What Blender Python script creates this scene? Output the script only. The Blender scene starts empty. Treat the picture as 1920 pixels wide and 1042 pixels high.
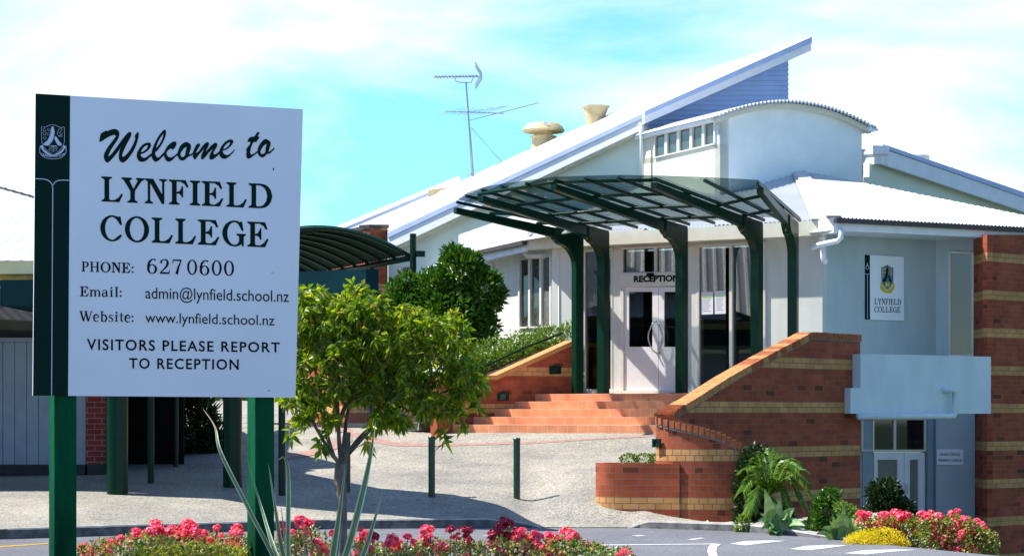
import bpy, bmesh, math, random
from mathutils import Vector, Matrix
from mathutils.geometry import tessellate_polygon
random.seed(7)
F, CX, HY, EZ = 4000.0, 960.0, 775.0, 1.6
V = Vector
C = bpy.context.scene.collection
PI = math.pi
def P(px, py, D): return V(((px-CX)/F*D, D, EZ-(py-HY)/F*D))
CAM = V((0, 0, EZ))
def raydir(px, py): return V(((px-CX)/F, 1.0, -(py-HY)/F))

class Plane:
    """a real plane in the place; from two ground points (vertical) or three points"""
    def __init__(s, a, b, c=None):
        if c is None: c = a+V((0, 0, 1))
        s.o = a; s.n = (b-a).cross(c-a).normalized()
        if s.n.dot(CAM-a) < 0: s.n = -s.n
        h = V((b.x-a.x, b.y-a.y, 0)); s.u = h.normalized() if h.length > 1e-6 else V((1, 0, 0))
    def hit(s, px, py, off=0.0):
        d = raydir(px, py); t = (s.o-CAM).dot(s.n)/d.dot(s.n)
        return CAM+d*t+s.n*off
    def uv(s, p): return ((p-s.o).dot(s.u), p.z)
def vplane(px0, D0, px1, D1): return Plane(P(px0, HY, D0), P(px1, HY, D1))

WL = {}
def setp(o, label=None, cat=None, group=None, kind=None):
    if label: o['label'] = label
    if cat: o['category'] = cat
    if group: o['group'] = group
    if kind: o['kind'] = kind
    return o
def thing(name, label, cat, loc, group=None, parent=None):
    o = bpy.data.objects.new(name, None); C.objects.link(o); o.empty_display_size = .2
    o.location = loc; WL[o.name] = V(loc)
    if parent is not None:
        o.parent = parent; o.location = V(loc)-WL[parent.name]
    return setp(o, label, cat, group)

class MB:
    def __init__(s): s.v = []; s.f = []; s.m = []
    def add(s, vs, fs, m=0):
        k = len(s.v); s.v += [V(p) for p in vs]
        for f in fs: s.f.append([i+k for i in f]); s.m.append(m)
    def box(s, c, sz, rz=0.0, m=0):
        x, y, z = sz[0]/2, sz[1]/2, sz[2]/2; R = Matrix.Rotation(rz, 3, 'Z'); c = V(c)
        vs = [c+R@V((a*x, b*y, d*z)) for d in (-1, 1) for a, b in ((-1, -1), (1, -1), (1, 1), (-1, 1))]
        s.add(vs, [(3, 2, 1, 0), (4, 5, 6, 7), (0, 1, 5, 4), (1, 2, 6, 5), (2, 3, 7, 6), (3, 0, 4, 7)], m)
    def prism(s, pts, vec, m=0):
        n = len(pts); pts = [V(p) for p in pts]; vec = V(vec)
        s.add(pts+[p+vec for p in pts], [tuple(range(n)), tuple(range(2*n-1, n-1, -1))]+[(i, i+n, (i+1) % n+n, (i+1) % n) for i in range(n)], m)
    def bar(s, a, b, w, h, m=0, up=V((0, 0, 1))):
        a = V(a); b = V(b); d = (b-a).normalized(); sd = d.cross(up)
        sd = sd.normalized() if sd.length > 1e-4 else V((1, 0, 0)); u = sd.cross(d)
        vs = [p+sd*(i*w/2)+u*(j*h/2) for p in (a, b) for i, j in ((-1, -1), (1, -1), (1, 1), (-1, 1))]
        s.add(vs, [(3, 2, 1, 0), (4, 5, 6, 7), (0, 1, 5, 4), (1, 2, 6, 5), (2, 3, 7, 6), (3, 0, 4, 7)], m)
    def tube(s, pts, r, n=10, m=0, cap=True):
        pts = [V(p) for p in pts]; rs = r if isinstance(r, (list, tuple)) else [r]*len(pts)
        rings = []; prev = None
        for i, p in enumerate(pts):
            d = (pts[min(i+1, len(pts)-1)]-pts[max(i-1, 0)]).normalized()
            if prev is None: prev = d.orthogonal().normalized()
            a = (prev-d*prev.dot(d))
            a = a.normalized() if a.length > 1e-5 else d.orthogonal().normalized()
            prev = a; b = d.cross(a)
            rings.append([p+(a*math.cos(2*PI*k/n)+b*math.sin(2*PI*k/n))*rs[i] for k in range(n)])
        vs = [q for r_ in rings for q in r_]; fs = []
        for i in range(len(pts)-1):
            for k in range(n): fs.append((i*n+k, i*n+(k+1) % n, (i+1)*n+(k+1) % n, (i+1)*n+k))
        if cap: fs += [tuple(range(n-1, -1, -1)), tuple(range((len(pts)-1)*n, len(pts)*n))]
        s.add(vs, fs, m)
    def lathe(s, c, prof, n=24, m=0):
        c = V(c); vs = [c+V((r*math.cos(2*PI*k/n), r*math.sin(2*PI*k/n), z)) for r, z in prof for k in range(n)]
        fs = [(i*n+k, i*n+(k+1) % n, (i+1)*n+(k+1) % n, (i+1)*n+k) for i in range(len(prof)-1) for k in range(n)]
        fs += [tuple(range(n-1, -1, -1)), tuple(range((len(prof)-1)*n, len(prof)*n))]
        s.add(vs, fs, m)
    def build(s, name, mats, parent=None, smooth=False, uvf=None, bevel=0.0):
        me = bpy.data.meshes.new(name)
        lo = V((min(p.x for p in s.v), min(p.y for p in s.v), min(p.z for p in s.v)))
        hi = V((max(p.x for p in s.v), max(p.y for p in s.v), max(p.z for p in s.v)))
        c = (lo+hi)/2; c.z = lo.z
        me.from_pydata([p-c for p in s.v], [], s.f)
        if not isinstance(mats, (list, tuple)): mats = [mats]
        for m in mats: me.materials.append(m)
        for p, k in zip(me.polygons, s.m): p.material_index = k; p.use_smooth = bool(smooth)
        if uvf:
            ul = me.uv_layers.new(name='UVMap'); vv = [uvf(p) for p in s.v]
            for l in me.loops: ul.data[l.index].uv = vv[l.vertex_index]
        me.update()
        o = bpy.data.objects.new(name, me); C.objects.link(o)
        WL[o.name] = c
        if parent is not None: o.parent = parent; o.location = c-WL[parent.name]
        else: o.location = c
        if bevel:
            b = o.modifiers.new('b', 'BEVEL'); b.width = bevel; b.segments = 2; b.limit_method = 'ANGLE'
        if smooth and smooth is not True: me.set_sharp_from_angle(angle=smooth)
        return o

def panel(name, pl, pts, mat, parent=None, off=0.0, th=0.05, uv=False, bevel=0):
    m = MB(); m.prism([pl.hit(x, y, off) for x, y in pts], -pl.n*th)
    return m.build(name, mat, parent, uvf=(pl.uv if uv else None), bevel=bevel)
def rect(x0, y0, x1, y1, y2=None, y3=None):
    """x0,y0 top-left, x1,y1 bottom-right; y2 = top at right, y3 = bottom at left"""
    return [(x0, y0), (x1, y0 if y2 is None else y2), (x1, y1), (x0, y1 if y3 is None else y3)]

# ---------------------------------------------------------------- materials
def new(name):
    m = bpy.data.materials.new(name); m.use_nodes = True
    nt = m.node_tree; return m, nt, nt.nodes, nt.links, nt.nodes['Principled BSDF']
def mat(name, col, rough=.6, var=.12, scale=6.0, bump=0.0, bscale=60.0, metal=0.0, spec=.5, col2=None, stretch=None):
    m, nt, N, L, b = new(name)
    b.inputs['Roughness'].default_value = rough; b.inputs['Metallic'].default_value = metal
    b.inputs['Specular IOR Level'].default_value = spec
    tc = N.new('ShaderNodeTexCoord'); mp = N.new('ShaderNodeMapping'); L.new(tc.outputs['Object'], mp.inputs[0])
    if stretch: mp.inputs['Scale'].default_value = stretch
    no = N.new('ShaderNodeTexNoise'); no.inputs['Scale'].default_value = scale; no.inputs['Detail'].default_value = 6
    L.new(mp.outputs[0], no.inputs['Vector'])
    r = N.new('ShaderNodeValToRGB'); L.new(no.outputs['Fac'], r.inputs[0])
    c2 = col2 or tuple(c*(1-var*2) for c in col); c1 = tuple(min(1, c*(1+var*.6)) for c in col)
    r.color_ramp.elements[0].position = .32; r.color_ramp.elements[0].color = (*c2, 1)
    r.color_ramp.elements[1].position = .68; r.color_ramp.elements[1].color = (*c1, 1)
    L.new(r.outputs[0], b.inputs['Base Color'])
    if bump:
        n2 = N.new('ShaderNodeTexNoise'); n2.inputs['Scale'].default_value = bscale; n2.inputs['Detail'].default_value = 4
        L.new(mp.outputs[0], n2.inputs['Vector'])
        bp = N.new('ShaderNodeBump'); bp.inputs['Strength'].default_value = bump; bp.inputs['Distance'].default_value = .01
        L.new(n2.outputs['Fac'], bp.inputs['Height']); L.new(bp.outputs[0], b.inputs['Normal'])
    return m
def brick(name, w=.235, h=.08625, z0=.2315, bands=True, red=((.33,.062,.022), (.44,.095,.036)), yel=((.54,.265,.085), (.64,.33,.12)), mort=(.16,.14,.12), off=.5, ms=.0055, burnt=.42):
    m, nt, N, L, b = new(name); b.inputs['Roughness'].default_value = .8; b.inputs['Specular IOR Level'].default_value = .25
    uv = N.new('ShaderNodeUVMap'); mp = N.new('ShaderNodeMapping'); mp.inputs['Location'].default_value = (50*w, -z0+80*h, 0)
    L.new(uv.outputs[0], mp.inputs[0])
    def bt(c1, c2):
        t = N.new('ShaderNodeTexBrick'); t.offset = off; t.inputs['Scale'].default_value = 1
        t.inputs['Color1'].default_value = (*c1, 1); t.inputs['Color2'].default_value = (*c2, 1); t.inputs['Mortar'].default_value = (*mort, 1)
        t.inputs['Mortar Size'].default_value = ms; t.inputs['Mortar Smooth'].default_value = .1
        t.inputs['Bias'].default_value = 0; t.inputs['Brick Width'].default_value = w; t.inputs['Row Height'].default_value = h
        L.new(mp.outputs[0], t.inputs['Vector']); return t
    r = bt(*red); y = bt(*yel); dk = bt((1, 1, 1), (0, 0, 0)); dk.inputs['Mortar'].default_value = (1, 1, 1, 1)
    # a few burnt bricks
    rp = N.new('ShaderNodeValToRGB'); rp.color_ramp.elements[0].position = .06; rp.color_ramp.elements[0].color = (burnt, burnt, burnt*1.05, 1)
    rp.color_ramp.elements[1].position = .12; rp.color_ramp.elements[1].color = (1, 1, 1, 1); L.new(dk.outputs['Color'], rp.inputs[0])
    mx = N.new('ShaderNodeMixRGB'); mx.blend_type = 'MULTIPLY'; mx.inputs[0].default_value = 1
    L.new(r.outputs['Color'], mx.inputs[1]); L.new(rp.outputs[0], mx.inputs[2])
    sx = N.new('ShaderNodeSeparateXYZ'); L.new(mp.outputs[0], sx.inputs[0])
    a = N.new('ShaderNodeMath'); a.operation = 'DIVIDE'; L.new(sx.outputs['Y'], a.inputs[0]); a.inputs[1].default_value = h*8
    fr = N.new('ShaderNodeMath'); fr.operation = 'FRACT'; L.new(a.outputs[0], fr.inputs[0])
    lt = N.new('ShaderNodeMath'); lt.operation = 'LESS_THAN'; L.new(fr.outputs[0], lt.inputs[0]); lt.inputs[1].default_value = .2535 if bands else -1
    m2 = N.new('ShaderNodeMixRGB'); L.new(lt.outputs[0], m2.inputs[0]); L.new(mx.outputs[0], m2.inputs[1]); L.new(y.outputs['Color'], m2.inputs[2])
    no = N.new('ShaderNodeTexNoise'); no.inputs['Scale'].default_value = 3; no.inputs['Detail'].default_value = 8; L.new(mp.outputs[0], no.inputs['Vector'])
    r3 = N.new('ShaderNodeValToRGB'); r3.color_ramp.elements[0].color = (.72, .72, .74, 1); r3.color_ramp.elements[1].color = (1.12, 1.1, 1.08, 1)
    r3.color_ramp.elements[0].position = .3; r3.color_ramp.elements[1].position = .7; L.new(no.outputs['Fac'], r3.inputs[0])
    m3 = N.new('ShaderNodeMixRGB'); m3.blend_type = 'MULTIPLY'; m3.inputs[0].default_value = 1; L.new(m2.outputs[0], m3.inputs[1]); L.new(r3.outputs[0], m3.inputs[2])
    L.new(m3.outputs[0], b.inputs['Base Color'])
    bp = N.new('ShaderNodeBump'); bp.inputs['Strength'].default_value = .6; bp.inputs['Distance'].default_value = .008; bp.invert = True
    L.new(r.outputs['Fac'], bp.inputs['Height']); L.new(bp.outputs[0], b.inputs['Normal'])
    return m
def leafmat(name, cols, trans=.35, rough=.4, pos=None):
    m, nt, N, L, b = new(name)
    g = N.new('ShaderNodeNewGeometry'); r = N.new('ShaderNodeValToRGB'); L.new(g.outputs['Random Per Island'], r.inputs[0])
    while len(r.color_ramp.elements) < len(cols): r.color_ramp.elements.new(.5)
    for i, c in enumerate(cols):
        r.color_ramp.elements[i].position = pos[i] if pos else i/(len(cols)-1); r.color_ramp.elements[i].color = (*c, 1)
    L.new(r.outputs[0], b.inputs['Base Color']); b.inputs['Roughness'].default_value = rough
    b.inputs['Specular IOR Level'].default_value = .45
    t = N.new('ShaderNodeBsdfTranslucent'); br = N.new('ShaderNodeMixRGB'); br.blend_type = 'MULTIPLY'; br.inputs[0].default_value = 1
    L.new(r.outputs[0], br.inputs[1]); br.inputs[2].default_value = (1.6, 1.5, .5, 1); L.new(br.outputs[0], t.inputs['Color'])
    mx = N.new('ShaderNodeMixShader'); mx.inputs[0].default_value = trans
    L.new(b.outputs[0], mx.inputs[1]); L.new(t.outputs[0], mx.inputs[2]); L.new(mx.outputs[0], N['Material Output'].inputs[0])
    return m
def glassmat(name, tint, refl=.06, rough=.02, ior=.6):
    m, nt, N, L, b = new(name); N.remove(b)
    t = N.new('ShaderNodeBsdfTransparent'); t.inputs[0].default_value = (*tint, 1)
    g = N.new('ShaderNodeBsdfGlossy'); g.inputs['Roughness'].default_value = rough; g.inputs['Color'].default_value = (1, 1, 1, 1)
    fr = N.new('ShaderNodeLayerWeight'); fr.inputs['Blend'].default_value = .5
    pw = N.new('ShaderNodeMath'); pw.operation = 'POWER'; L.new(fr.outputs['Facing'], pw.inputs[0]); pw.inputs[1].default_value = 5
    ad = N.new('ShaderNodeMath'); ad.operation = 'MULTIPLY_ADD'; ad.use_clamp = True; L.new(pw.outputs[0], ad.inputs[0]); ad.inputs[1].default_value = ior; ad.inputs[2].default_value = refl
    mx = N.new('ShaderNodeMixShader'); L.new(ad.outputs[0], mx.inputs[0]); L.new(t.outputs[0], mx.inputs[1]); L.new(g.outputs[0], mx.inputs[2])
    L.new(mx.outputs[0], N['Material Output'].inputs[0]); return m
def aggregate(name, cols, scale, bump=.5, big=None):
    m, nt, N, L, b = new(name); b.inputs['Roughness'].default_value = .75; b.inputs['Specular IOR Level'].default_value = .3
    tc = N.new('ShaderNodeTexCoord'); v = N.new('ShaderNodeTexVoronoi'); v.inputs['Scale'].default_value = scale; L.new(tc.outputs['Object'], v.inputs['Vector'])
    sp = N.new('ShaderNodeSeparateColor'); L.new(v.outputs['Color'], sp.inputs[0])
    r = N.new('ShaderNodeValToRGB'); L.new(sp.outputs[0], r.inputs[0])
    while len(r.color_ramp.elements) < len(cols): r.color_ramp.elements.new(.5)
    for i, c in enumerate(cols): r.color_ramp.elements[i].position = i/(len(cols)-1); r.color_ramp.elements[i].color = (*c, 1)
    no = N.new('ShaderNodeTexNoise'); no.inputs['Scale'].default_value = .55; no.inputs['Detail'].default_value = 7; no.inputs['Roughness'].default_value = .62; L.new(tc.outputs['Object'], no.inputs['Vector'])
    r2 = N.new('ShaderNodeValToRGB'); L.new(no.outputs['Fac'], r2.inputs[0]); lo = big or (.72, .72, .74)
    r2.color_ramp.elements[0].position = .35; r2.color_ramp.elements[0].color = (*lo, 1); r2.color_ramp.elements[1].position = .62; r2.color_ramp.elements[1].color = (1.08, 1.06, 1.02, 1)
    mx = N.new('ShaderNodeMixRGB'); mx.blend_type = 'MULTIPLY'; mx.inputs[0].default_value = 1; L.new(r.outputs[0], mx.inputs[1]); L.new(r2.outputs[0], mx.inputs[2])
    L.new(mx.outputs[0], b.inputs['Base Color'])
    bp = N.new('ShaderNodeBump'); bp.inputs['Strength'].default_value = bump; bp.inputs['Distance'].default_value = .01
    L.new(v.outputs['Distance'], bp.inputs['Height']); L.new(bp.outputs[0], b.inputs['Normal']); return m

M = {}
M['brick'] = brick('brick'); M['brick_hook'] = brick('brick_header', w=.118)
M['brick_pier'] = brick('brick_plain', bands=False, red=((.24,.035,.03), (.30,.05,.04)), mort=(.3,.28,.26))
M['cope'] = mat('coping_brick', (.50, .19, .07), .8, .3, 14, .4, 80, spec=.2, col2=(.56, .32, .12))
M['tile'] = brick('terracotta_tile', w=.205, h=.142, z0=1.258, bands=False, red=((.74,.29,.14), (.80,.33,.17)), mort=(.80,.46,.30), off=0, ms=.006, burnt=.9)
M['tile_joint'] = mat('tile_joint', (.42, .24, .17), .9)
M['green'] = mat('dark_green_paint', (.001, .030, .015), .32, .1, 5, .05, 30, spec=.22)
M['post_green'] = mat('weathered_green_timber', (.003, .095, .04), .7, .35, 7, .9, 90, stretch=(1, 1, .25), col2=(.0015, .04, .017), spec=.05)
M['bollard'] = mat('bollard_green', (.004, .055, .035), .3, .15, 8)
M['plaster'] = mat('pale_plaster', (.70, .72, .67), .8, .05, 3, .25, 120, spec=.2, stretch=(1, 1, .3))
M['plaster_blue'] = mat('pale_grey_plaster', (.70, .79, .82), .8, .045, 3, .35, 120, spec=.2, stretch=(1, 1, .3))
M['plaster_shade'] = mat('shaded_plaster', (.46, .55, .58), .8, .05, 3, .35, 120, spec=.2, stretch=(1, 1, .3))  # darker copy of the pale plaster; the right walls' shade is in the colour
M['plaster_tower'] = mat('pale_blue_plaster', (.82, .90, .91), .8, .03, 3, .3, 120, spec=.2)
M['plaster_green'] = mat('pale_green_plaster', (.78, .86, .76), .8, .03, 2, .2, 100, spec=.2)
M['frame'] = mat('cream_joinery', (.72, .69, .62), .45, .05, 5)
M['door'] = mat('white_door_paint', (.80, .78, .78), .4, .03, 5)
M['white'] = mat('white_fascia_paint', (.86, .88, .92), .5, .04, 4)
M['cream'] = mat('cream_fascia', (.74, .73, .60), .5, .05, 4)
M['roof'] = mat('white_roof_sheet', (.56, .58, .60), .45, .05, 1.5, metal=0.0)
M['flash'] = mat('blue_grey_flashing', (.50, .60, .88), .45, .06, 3)
M['gutter'] = mat('dark_gutter', (.06, .045, .04), .5)
M['weather'] = mat('blue_weatherboard', (.44, .58, .86), .55, .04, 3)
M['glass'] = glassmat('window_glass', (.55, .58, .56), .085)
M['canopy_glass'] = glassmat('tinted_canopy_glass', (.54, .60, .60), .02, ior=.30)
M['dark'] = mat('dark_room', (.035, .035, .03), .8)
M['dark_glass'] = mat('dark_window_glass', (.012, .014, .016), .03, .1, spec=.9)
M['sage_glass'] = mat('clerestory_glass', (.10, .14, .13), .05, .3, 1.2, spec=.9)
M['steel'] = mat('brushed_steel', (.55, .55, .55), .25, .05, metal=1.0)
M['alum'] = mat('aerial_metal', (.42, .46, .56), .4, .1, metal=.4)
M['tan'] = mat('tan_vent_plastic', (.72, .55, .28), .5, .1)
M['vent_white'] = mat('offwhite_vent', (.78, .74, .64), .5, .1)
M['sign'] = mat('sign_face_blue_white', (.84, .88, .95), .35, .035, 1.8)
M['sign_green'] = mat('sign_dark_green', (.001, .022, .016), .4, .1, spec=.08)
M['letter'] = mat('letter_green', (.001, .020, .014), .5, .1, spec=.08)
M['letter_black'] = mat('letter_black', (.004, .005, .006), .5, .1, spec=.08)
M['mark_white'] = mat('sign_white_print', (.62, .68, .86), .4, .02)
M['paper'] = mat('paper', (.80, .80, .84), .6, .02)
M['paper_green'] = mat('paper_green_band', (.30, .75, .12), .6)
M['paper_ink'] = mat('paper_ink', (.30, .30, .34), .6)
M['gold'] = mat('crest_yellow', (.72, .58, .05), .5); M['crest_blue'] = mat('crest_blue', (.10, .18, .26), .5)
M['light_glass'] = mat('dark_light_lens', (.02, .03, .04), .15)
M['bark'] = mat('bark', (.20, .16, .14), .8, .3, 30, .8, 60, stretch=(1, 1, .3))
M['black'] = mat('unlit_wall', (.006, .007, .007), .9, spec=.1)  # near-black, so the deep shade under the walkway comes from the colour
M['soil'] = mat('bark_mulch', (.07, .045, .03), .95, .4, 20, .8, 40)
M['board'] = mat('grey_blue_board', (.30, .38, .46), .55, .06, 3)
M['board_cream'] = mat('cream_board', (.86, .78, .42), .55, .06, 3)
M['yellow_trim'] = mat('mustard_trim', (.75, .52, .12), .55)
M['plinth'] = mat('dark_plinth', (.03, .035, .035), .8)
M['canopy_green'] = mat('green_canopy_sheet', (.002, .035, .022), .55, .1, 3, spec=.08)
M['fascia_green'] = mat('blue_green_fascia', (.003, .032, .042), .5, .08, 3, spec=.08)
M['agg'] = aggregate('exposed_aggregate', [(.16,.145,.125), (.28,.262,.22), (.34,.32,.27), (.38,.36,.305), (.54,.51,.46)], 55, .25, (.68, .68, .70))
M['asphalt'] = aggregate('asphalt', [(.10,.105,.12), (.15,.155,.175), (.185,.19,.21), (.24,.245,.26)], 70, .35, (.82, .82, .84))
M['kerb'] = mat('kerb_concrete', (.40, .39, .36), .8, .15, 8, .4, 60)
M['kerb_face'] = mat('kerb_face_shaded', (.13, .13, .13), .85, .3, 8, .4, 60)  # same concrete, darkened: shade of the unlit face put into the colour
M['pave_red'] = mat('pink_concrete_band', (.42, .24, .20), .8, .2, 12, .4, 60)
M['line_white'] = mat('worn_white_line', (.62, .62, .62), .7, .3, 30, col2=(.36, .36, .37)); M['line_yellow'] = mat('yellow_line', (.55, .34, .04), .7, .2, 20)
M['lawn'] = mat('grass_ground', (.06, .09, .03), .9, .4, 4, .6, 60)
M['tree_leaf'] = leafmat('young_tree_leaf', [(.06,.14,.005), (.12,.23,.008), (.23,.34,.012), (.42,.46,.03), (.44,.28,.07)], .55, .35, [0, .35, .7, .95, 1])
M['bush_leaf'] = leafmat('glossy_bush_leaf', [(.02,.07,.006), (.035,.12,.008), (.07,.18,.012), (.10,.22,.02)], .25, .22)
M['hedge_leaf'] = leafmat('hedge_leaf', [(.06,.12,.012), (.11,.21,.02), (.18,.30,.035), (.26,.36,.07)], .25, .35)
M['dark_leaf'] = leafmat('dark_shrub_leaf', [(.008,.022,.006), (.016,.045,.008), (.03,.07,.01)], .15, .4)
M['palm_leaf'] = leafmat('palm_leaf', [(.04,.12,.008), (.10,.22,.012), (.24,.36,.03)], .3, .35)
M['agave'] = leafmat('agave_leaf', [(.09,.20,.07), (.16,.30,.11), (.26,.40,.18)], .1, .35)
M['yellow'] = leafmat('yellow_flower', [(.55,.50,.01), (.75,.62,.01), (.85,.70,.02)], .3, .5)
M['rose_leaf'] = leafmat('rose_leaf', [(.04,.10,.012), (.08,.18,.015), (.16,.28,.02), (.32,.38,.03), (.55,.38,.18)], .25, .35, [0, .3, .6, .82, 1])
M['spent'] = leafmat('spent_bloom', [(.34,.17,.08), (.52,.32,.16), (.60,.42,.25)], .2, .6)
M['lime_leaf'] = leafmat('lime_leaf', [(.14,.20,.02), (.30,.34,.03), (.45,.45,.06)], .3, .4)
M['rose'] = leafmat('rose_petal', [(.68,.02,.10), (.84,.05,.16), (.90,.13,.26), (.92,.32,.40)], .25, .5)
M['rose_dark'] = leafmat('crimson_petal', [(.25,.004,.03), (.38,.006,.05), (.48,.01,.07)], .15, .5)
M['flax_green'] = mat('flax_green', (.10, .20, .06), .4, .15, 10); M['flax_edge'] = mat('flax_cream_edge', (.48, .54, .44), .4, .1, 10)
M['flax_dry'] = mat('flax_dry_tip', (.36, .27, .17), .7, .2, 20)
M['skin'] = mat('skin', (.30, .18, .12), .6); M['cloth'] = mat('dark_clothing', (.02, .022, .025), .8)
# ---------------------------------------------------------------- camera, light, sky
cam = bpy.data.cameras.new('camera'); co = bpy.data.objects.new('camera', cam); C.objects.link(co)
co.location = CAM; co.rotation_euler = (PI/2, 0, 0); cam.sensor_width = 36; cam.lens = 36*F/1920
cam.shift_y = (HY-521)/1920; cam.clip_end = 3000; cam.clip_start = .1; bpy.context.scene.camera = co
EL = math.radians(55); SH = V((-.995, .06, 0)).normalized()
SUN = V((SH.x*math.cos(EL), SH.y*math.cos(EL), math.sin(EL)))
sl = bpy.data.lights.new('sun', 'SUN'); sl.energy = 4.2; sl.angle = math.radians(.53); sl.color = (1, .95, .87)
so = bpy.data.objects.new('sun', sl); C.objects.link(so); so.rotation_euler = SUN.to_track_quat('Z', 'Y').to_euler(); so.location = (-20, 10, 30)
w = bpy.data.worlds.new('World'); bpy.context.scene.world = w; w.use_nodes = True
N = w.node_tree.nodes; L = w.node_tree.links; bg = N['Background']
sky = N.new('ShaderNodeTexSky'); sky.sky_type = 'NISHITA'; sky.sun_disc = False; sky.sun_elevation = EL; sky.sun_rotation = math.atan2(SH.x, SH.y)
sky.dust_density = .3; sky.ozone_density = 1.5; sky.air_density = 1.0
tint = N.new('ShaderNodeMixRGB'); tint.blend_type = 'MULTIPLY'; tint.inputs[0].default_value = 1; tint.inputs[2].default_value = (.62, 1.12, 1.30, 1)
L.new(sky.outputs[0], tint.inputs[1])
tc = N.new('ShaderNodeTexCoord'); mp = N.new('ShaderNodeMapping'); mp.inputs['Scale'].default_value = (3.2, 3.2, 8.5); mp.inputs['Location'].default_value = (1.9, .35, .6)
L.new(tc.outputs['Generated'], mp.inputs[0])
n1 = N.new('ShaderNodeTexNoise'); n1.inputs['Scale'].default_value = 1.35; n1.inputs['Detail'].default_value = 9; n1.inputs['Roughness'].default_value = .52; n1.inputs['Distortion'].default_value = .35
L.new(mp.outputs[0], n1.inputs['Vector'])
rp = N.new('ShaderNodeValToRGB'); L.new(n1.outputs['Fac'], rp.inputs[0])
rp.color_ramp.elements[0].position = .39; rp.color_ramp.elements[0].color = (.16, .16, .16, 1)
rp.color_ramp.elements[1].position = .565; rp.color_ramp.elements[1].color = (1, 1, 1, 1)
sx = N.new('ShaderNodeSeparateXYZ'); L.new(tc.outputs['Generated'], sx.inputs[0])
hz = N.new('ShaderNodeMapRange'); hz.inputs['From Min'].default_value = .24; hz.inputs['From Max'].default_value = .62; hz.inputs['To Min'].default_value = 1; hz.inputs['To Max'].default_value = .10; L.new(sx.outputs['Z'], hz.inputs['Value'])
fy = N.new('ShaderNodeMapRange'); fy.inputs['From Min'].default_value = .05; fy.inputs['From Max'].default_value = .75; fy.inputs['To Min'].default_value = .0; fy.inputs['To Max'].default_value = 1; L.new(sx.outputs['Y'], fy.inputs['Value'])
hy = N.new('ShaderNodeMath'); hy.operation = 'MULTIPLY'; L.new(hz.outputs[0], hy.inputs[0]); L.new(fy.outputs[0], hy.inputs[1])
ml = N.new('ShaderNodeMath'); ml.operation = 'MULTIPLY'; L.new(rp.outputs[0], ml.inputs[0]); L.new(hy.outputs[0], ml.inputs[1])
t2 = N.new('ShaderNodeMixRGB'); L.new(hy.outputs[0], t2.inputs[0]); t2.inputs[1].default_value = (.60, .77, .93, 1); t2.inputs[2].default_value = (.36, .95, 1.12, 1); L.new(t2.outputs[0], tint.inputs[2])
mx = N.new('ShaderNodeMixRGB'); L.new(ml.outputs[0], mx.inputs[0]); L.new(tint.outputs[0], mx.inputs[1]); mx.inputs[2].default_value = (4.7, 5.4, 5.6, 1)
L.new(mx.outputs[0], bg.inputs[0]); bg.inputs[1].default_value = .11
vs = bpy.context.scene.view_settings; vs.view_transform = 'Standard'; vs.look = 'None'; vs.exposure = 1.0; vs.gamma = 1
bpy.context.scene.cycles.max_bounces = 8; bpy.context.scene.cycles.transparent_max_bounces = 16
bpy.context.scene.cycles.use_denoising = True

# ---------------------------------------------------------------- ground, road, forecourt
EDGE = [(-40, 25.0), (-14, 26.2), (-6.5, 27.2), (-4.7, 28.4), (-2.7, 29.6), (-.2, 29.95), (1.8, 29.9), (3.05, 29.1), (4.05, 27.4), (4.95, 25.2), (5.66, 23.7), (7.2, 20.6), (9, 17), (12, 10), (14, 2), (15, -20)]
def edge(x):
    for (a, b), (c, d) in zip(EDGE, EDGE[1:]):
        if a <= x <= c: return b+(d-b)*(x-a)/(c-a)
    return EDGE[0][1] if x < EDGE[0][0] else EDGE[-1][1]
def sm(t): t = max(0, min(1, t)); return t*t*(3-2*t)
def kerbh(x):  # dropped kerb at the driveway crossing
    return .13-.12*sm((x+.15)/.5)+.09*sm((x-1.6)/.35)-.08*sm((x-3.2)/1.2)
def ystep(x): return max(37.0, 39.1-.588*(max(x, -9)+1.09))
def zpl(x, y):
    k = edge(x); s = ystep(x); t = (y-k)/(s-k)
    if t > 1: return 1.258+(y-s)*.017
    z0 = kerbh(x); z = z0+(1.258-z0)*t
    z += .15*sm((x-.1)/1.0)*(1-sm((x-1.4)/.9))*sm((y-30.1)/.8)*(1-sm((y-33)/3))
    return z-.22*sm((x-1.6)/1.5)*sm((34-y)/3)
def gpix(px, py, lift=0):  # pixel on the forecourt
    d = raydir(px, py); lo = 25.0
    y = lo
    while y < 95:
        p = CAM+d*y
        if p.z <= zpl(p.x, p.y): break
        y += .01
    p = CAM+d*y; return V((p.x, p.y, zpl(p.x, p.y)+lift))
def rpix(px, py, lift=0):
    d = raydir(px, py); t = -EZ/d.z; p = CAM+d*t; p.z = lift; return p
m = MB(); m.add([(-700, -300, -1.25), (700, -300, -1.25), (700, 1400, -1.25), (-700, 1400, -1.25)], [(0, 1, 2, 3)])
setp(m.build('ground', M['lawn']), kind='structure')
# road
m = MB(); xs = [EDGE[0][0]]+[x/4 for x in range(-60, 60)]
xs = sorted(set(xs+[e[0] for e in EDGE])); top = [(x, edge(x)) for x in xs]
vsn = []
for x, y in top: vsn += [V((x, y, 0)), V((x, -40, 0)), V((x, y, -1.3))]
fs = []
for i in range(len(top)-1): fs += [(3*i+1, 3*i+4, 3*i+3, 3*i), (3*i, 3*i+3, 3*i+5, 3*i+2)]
m.add(vsn, fs); setp(m.build('road', M['asphalt']), kind='structure')
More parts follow.
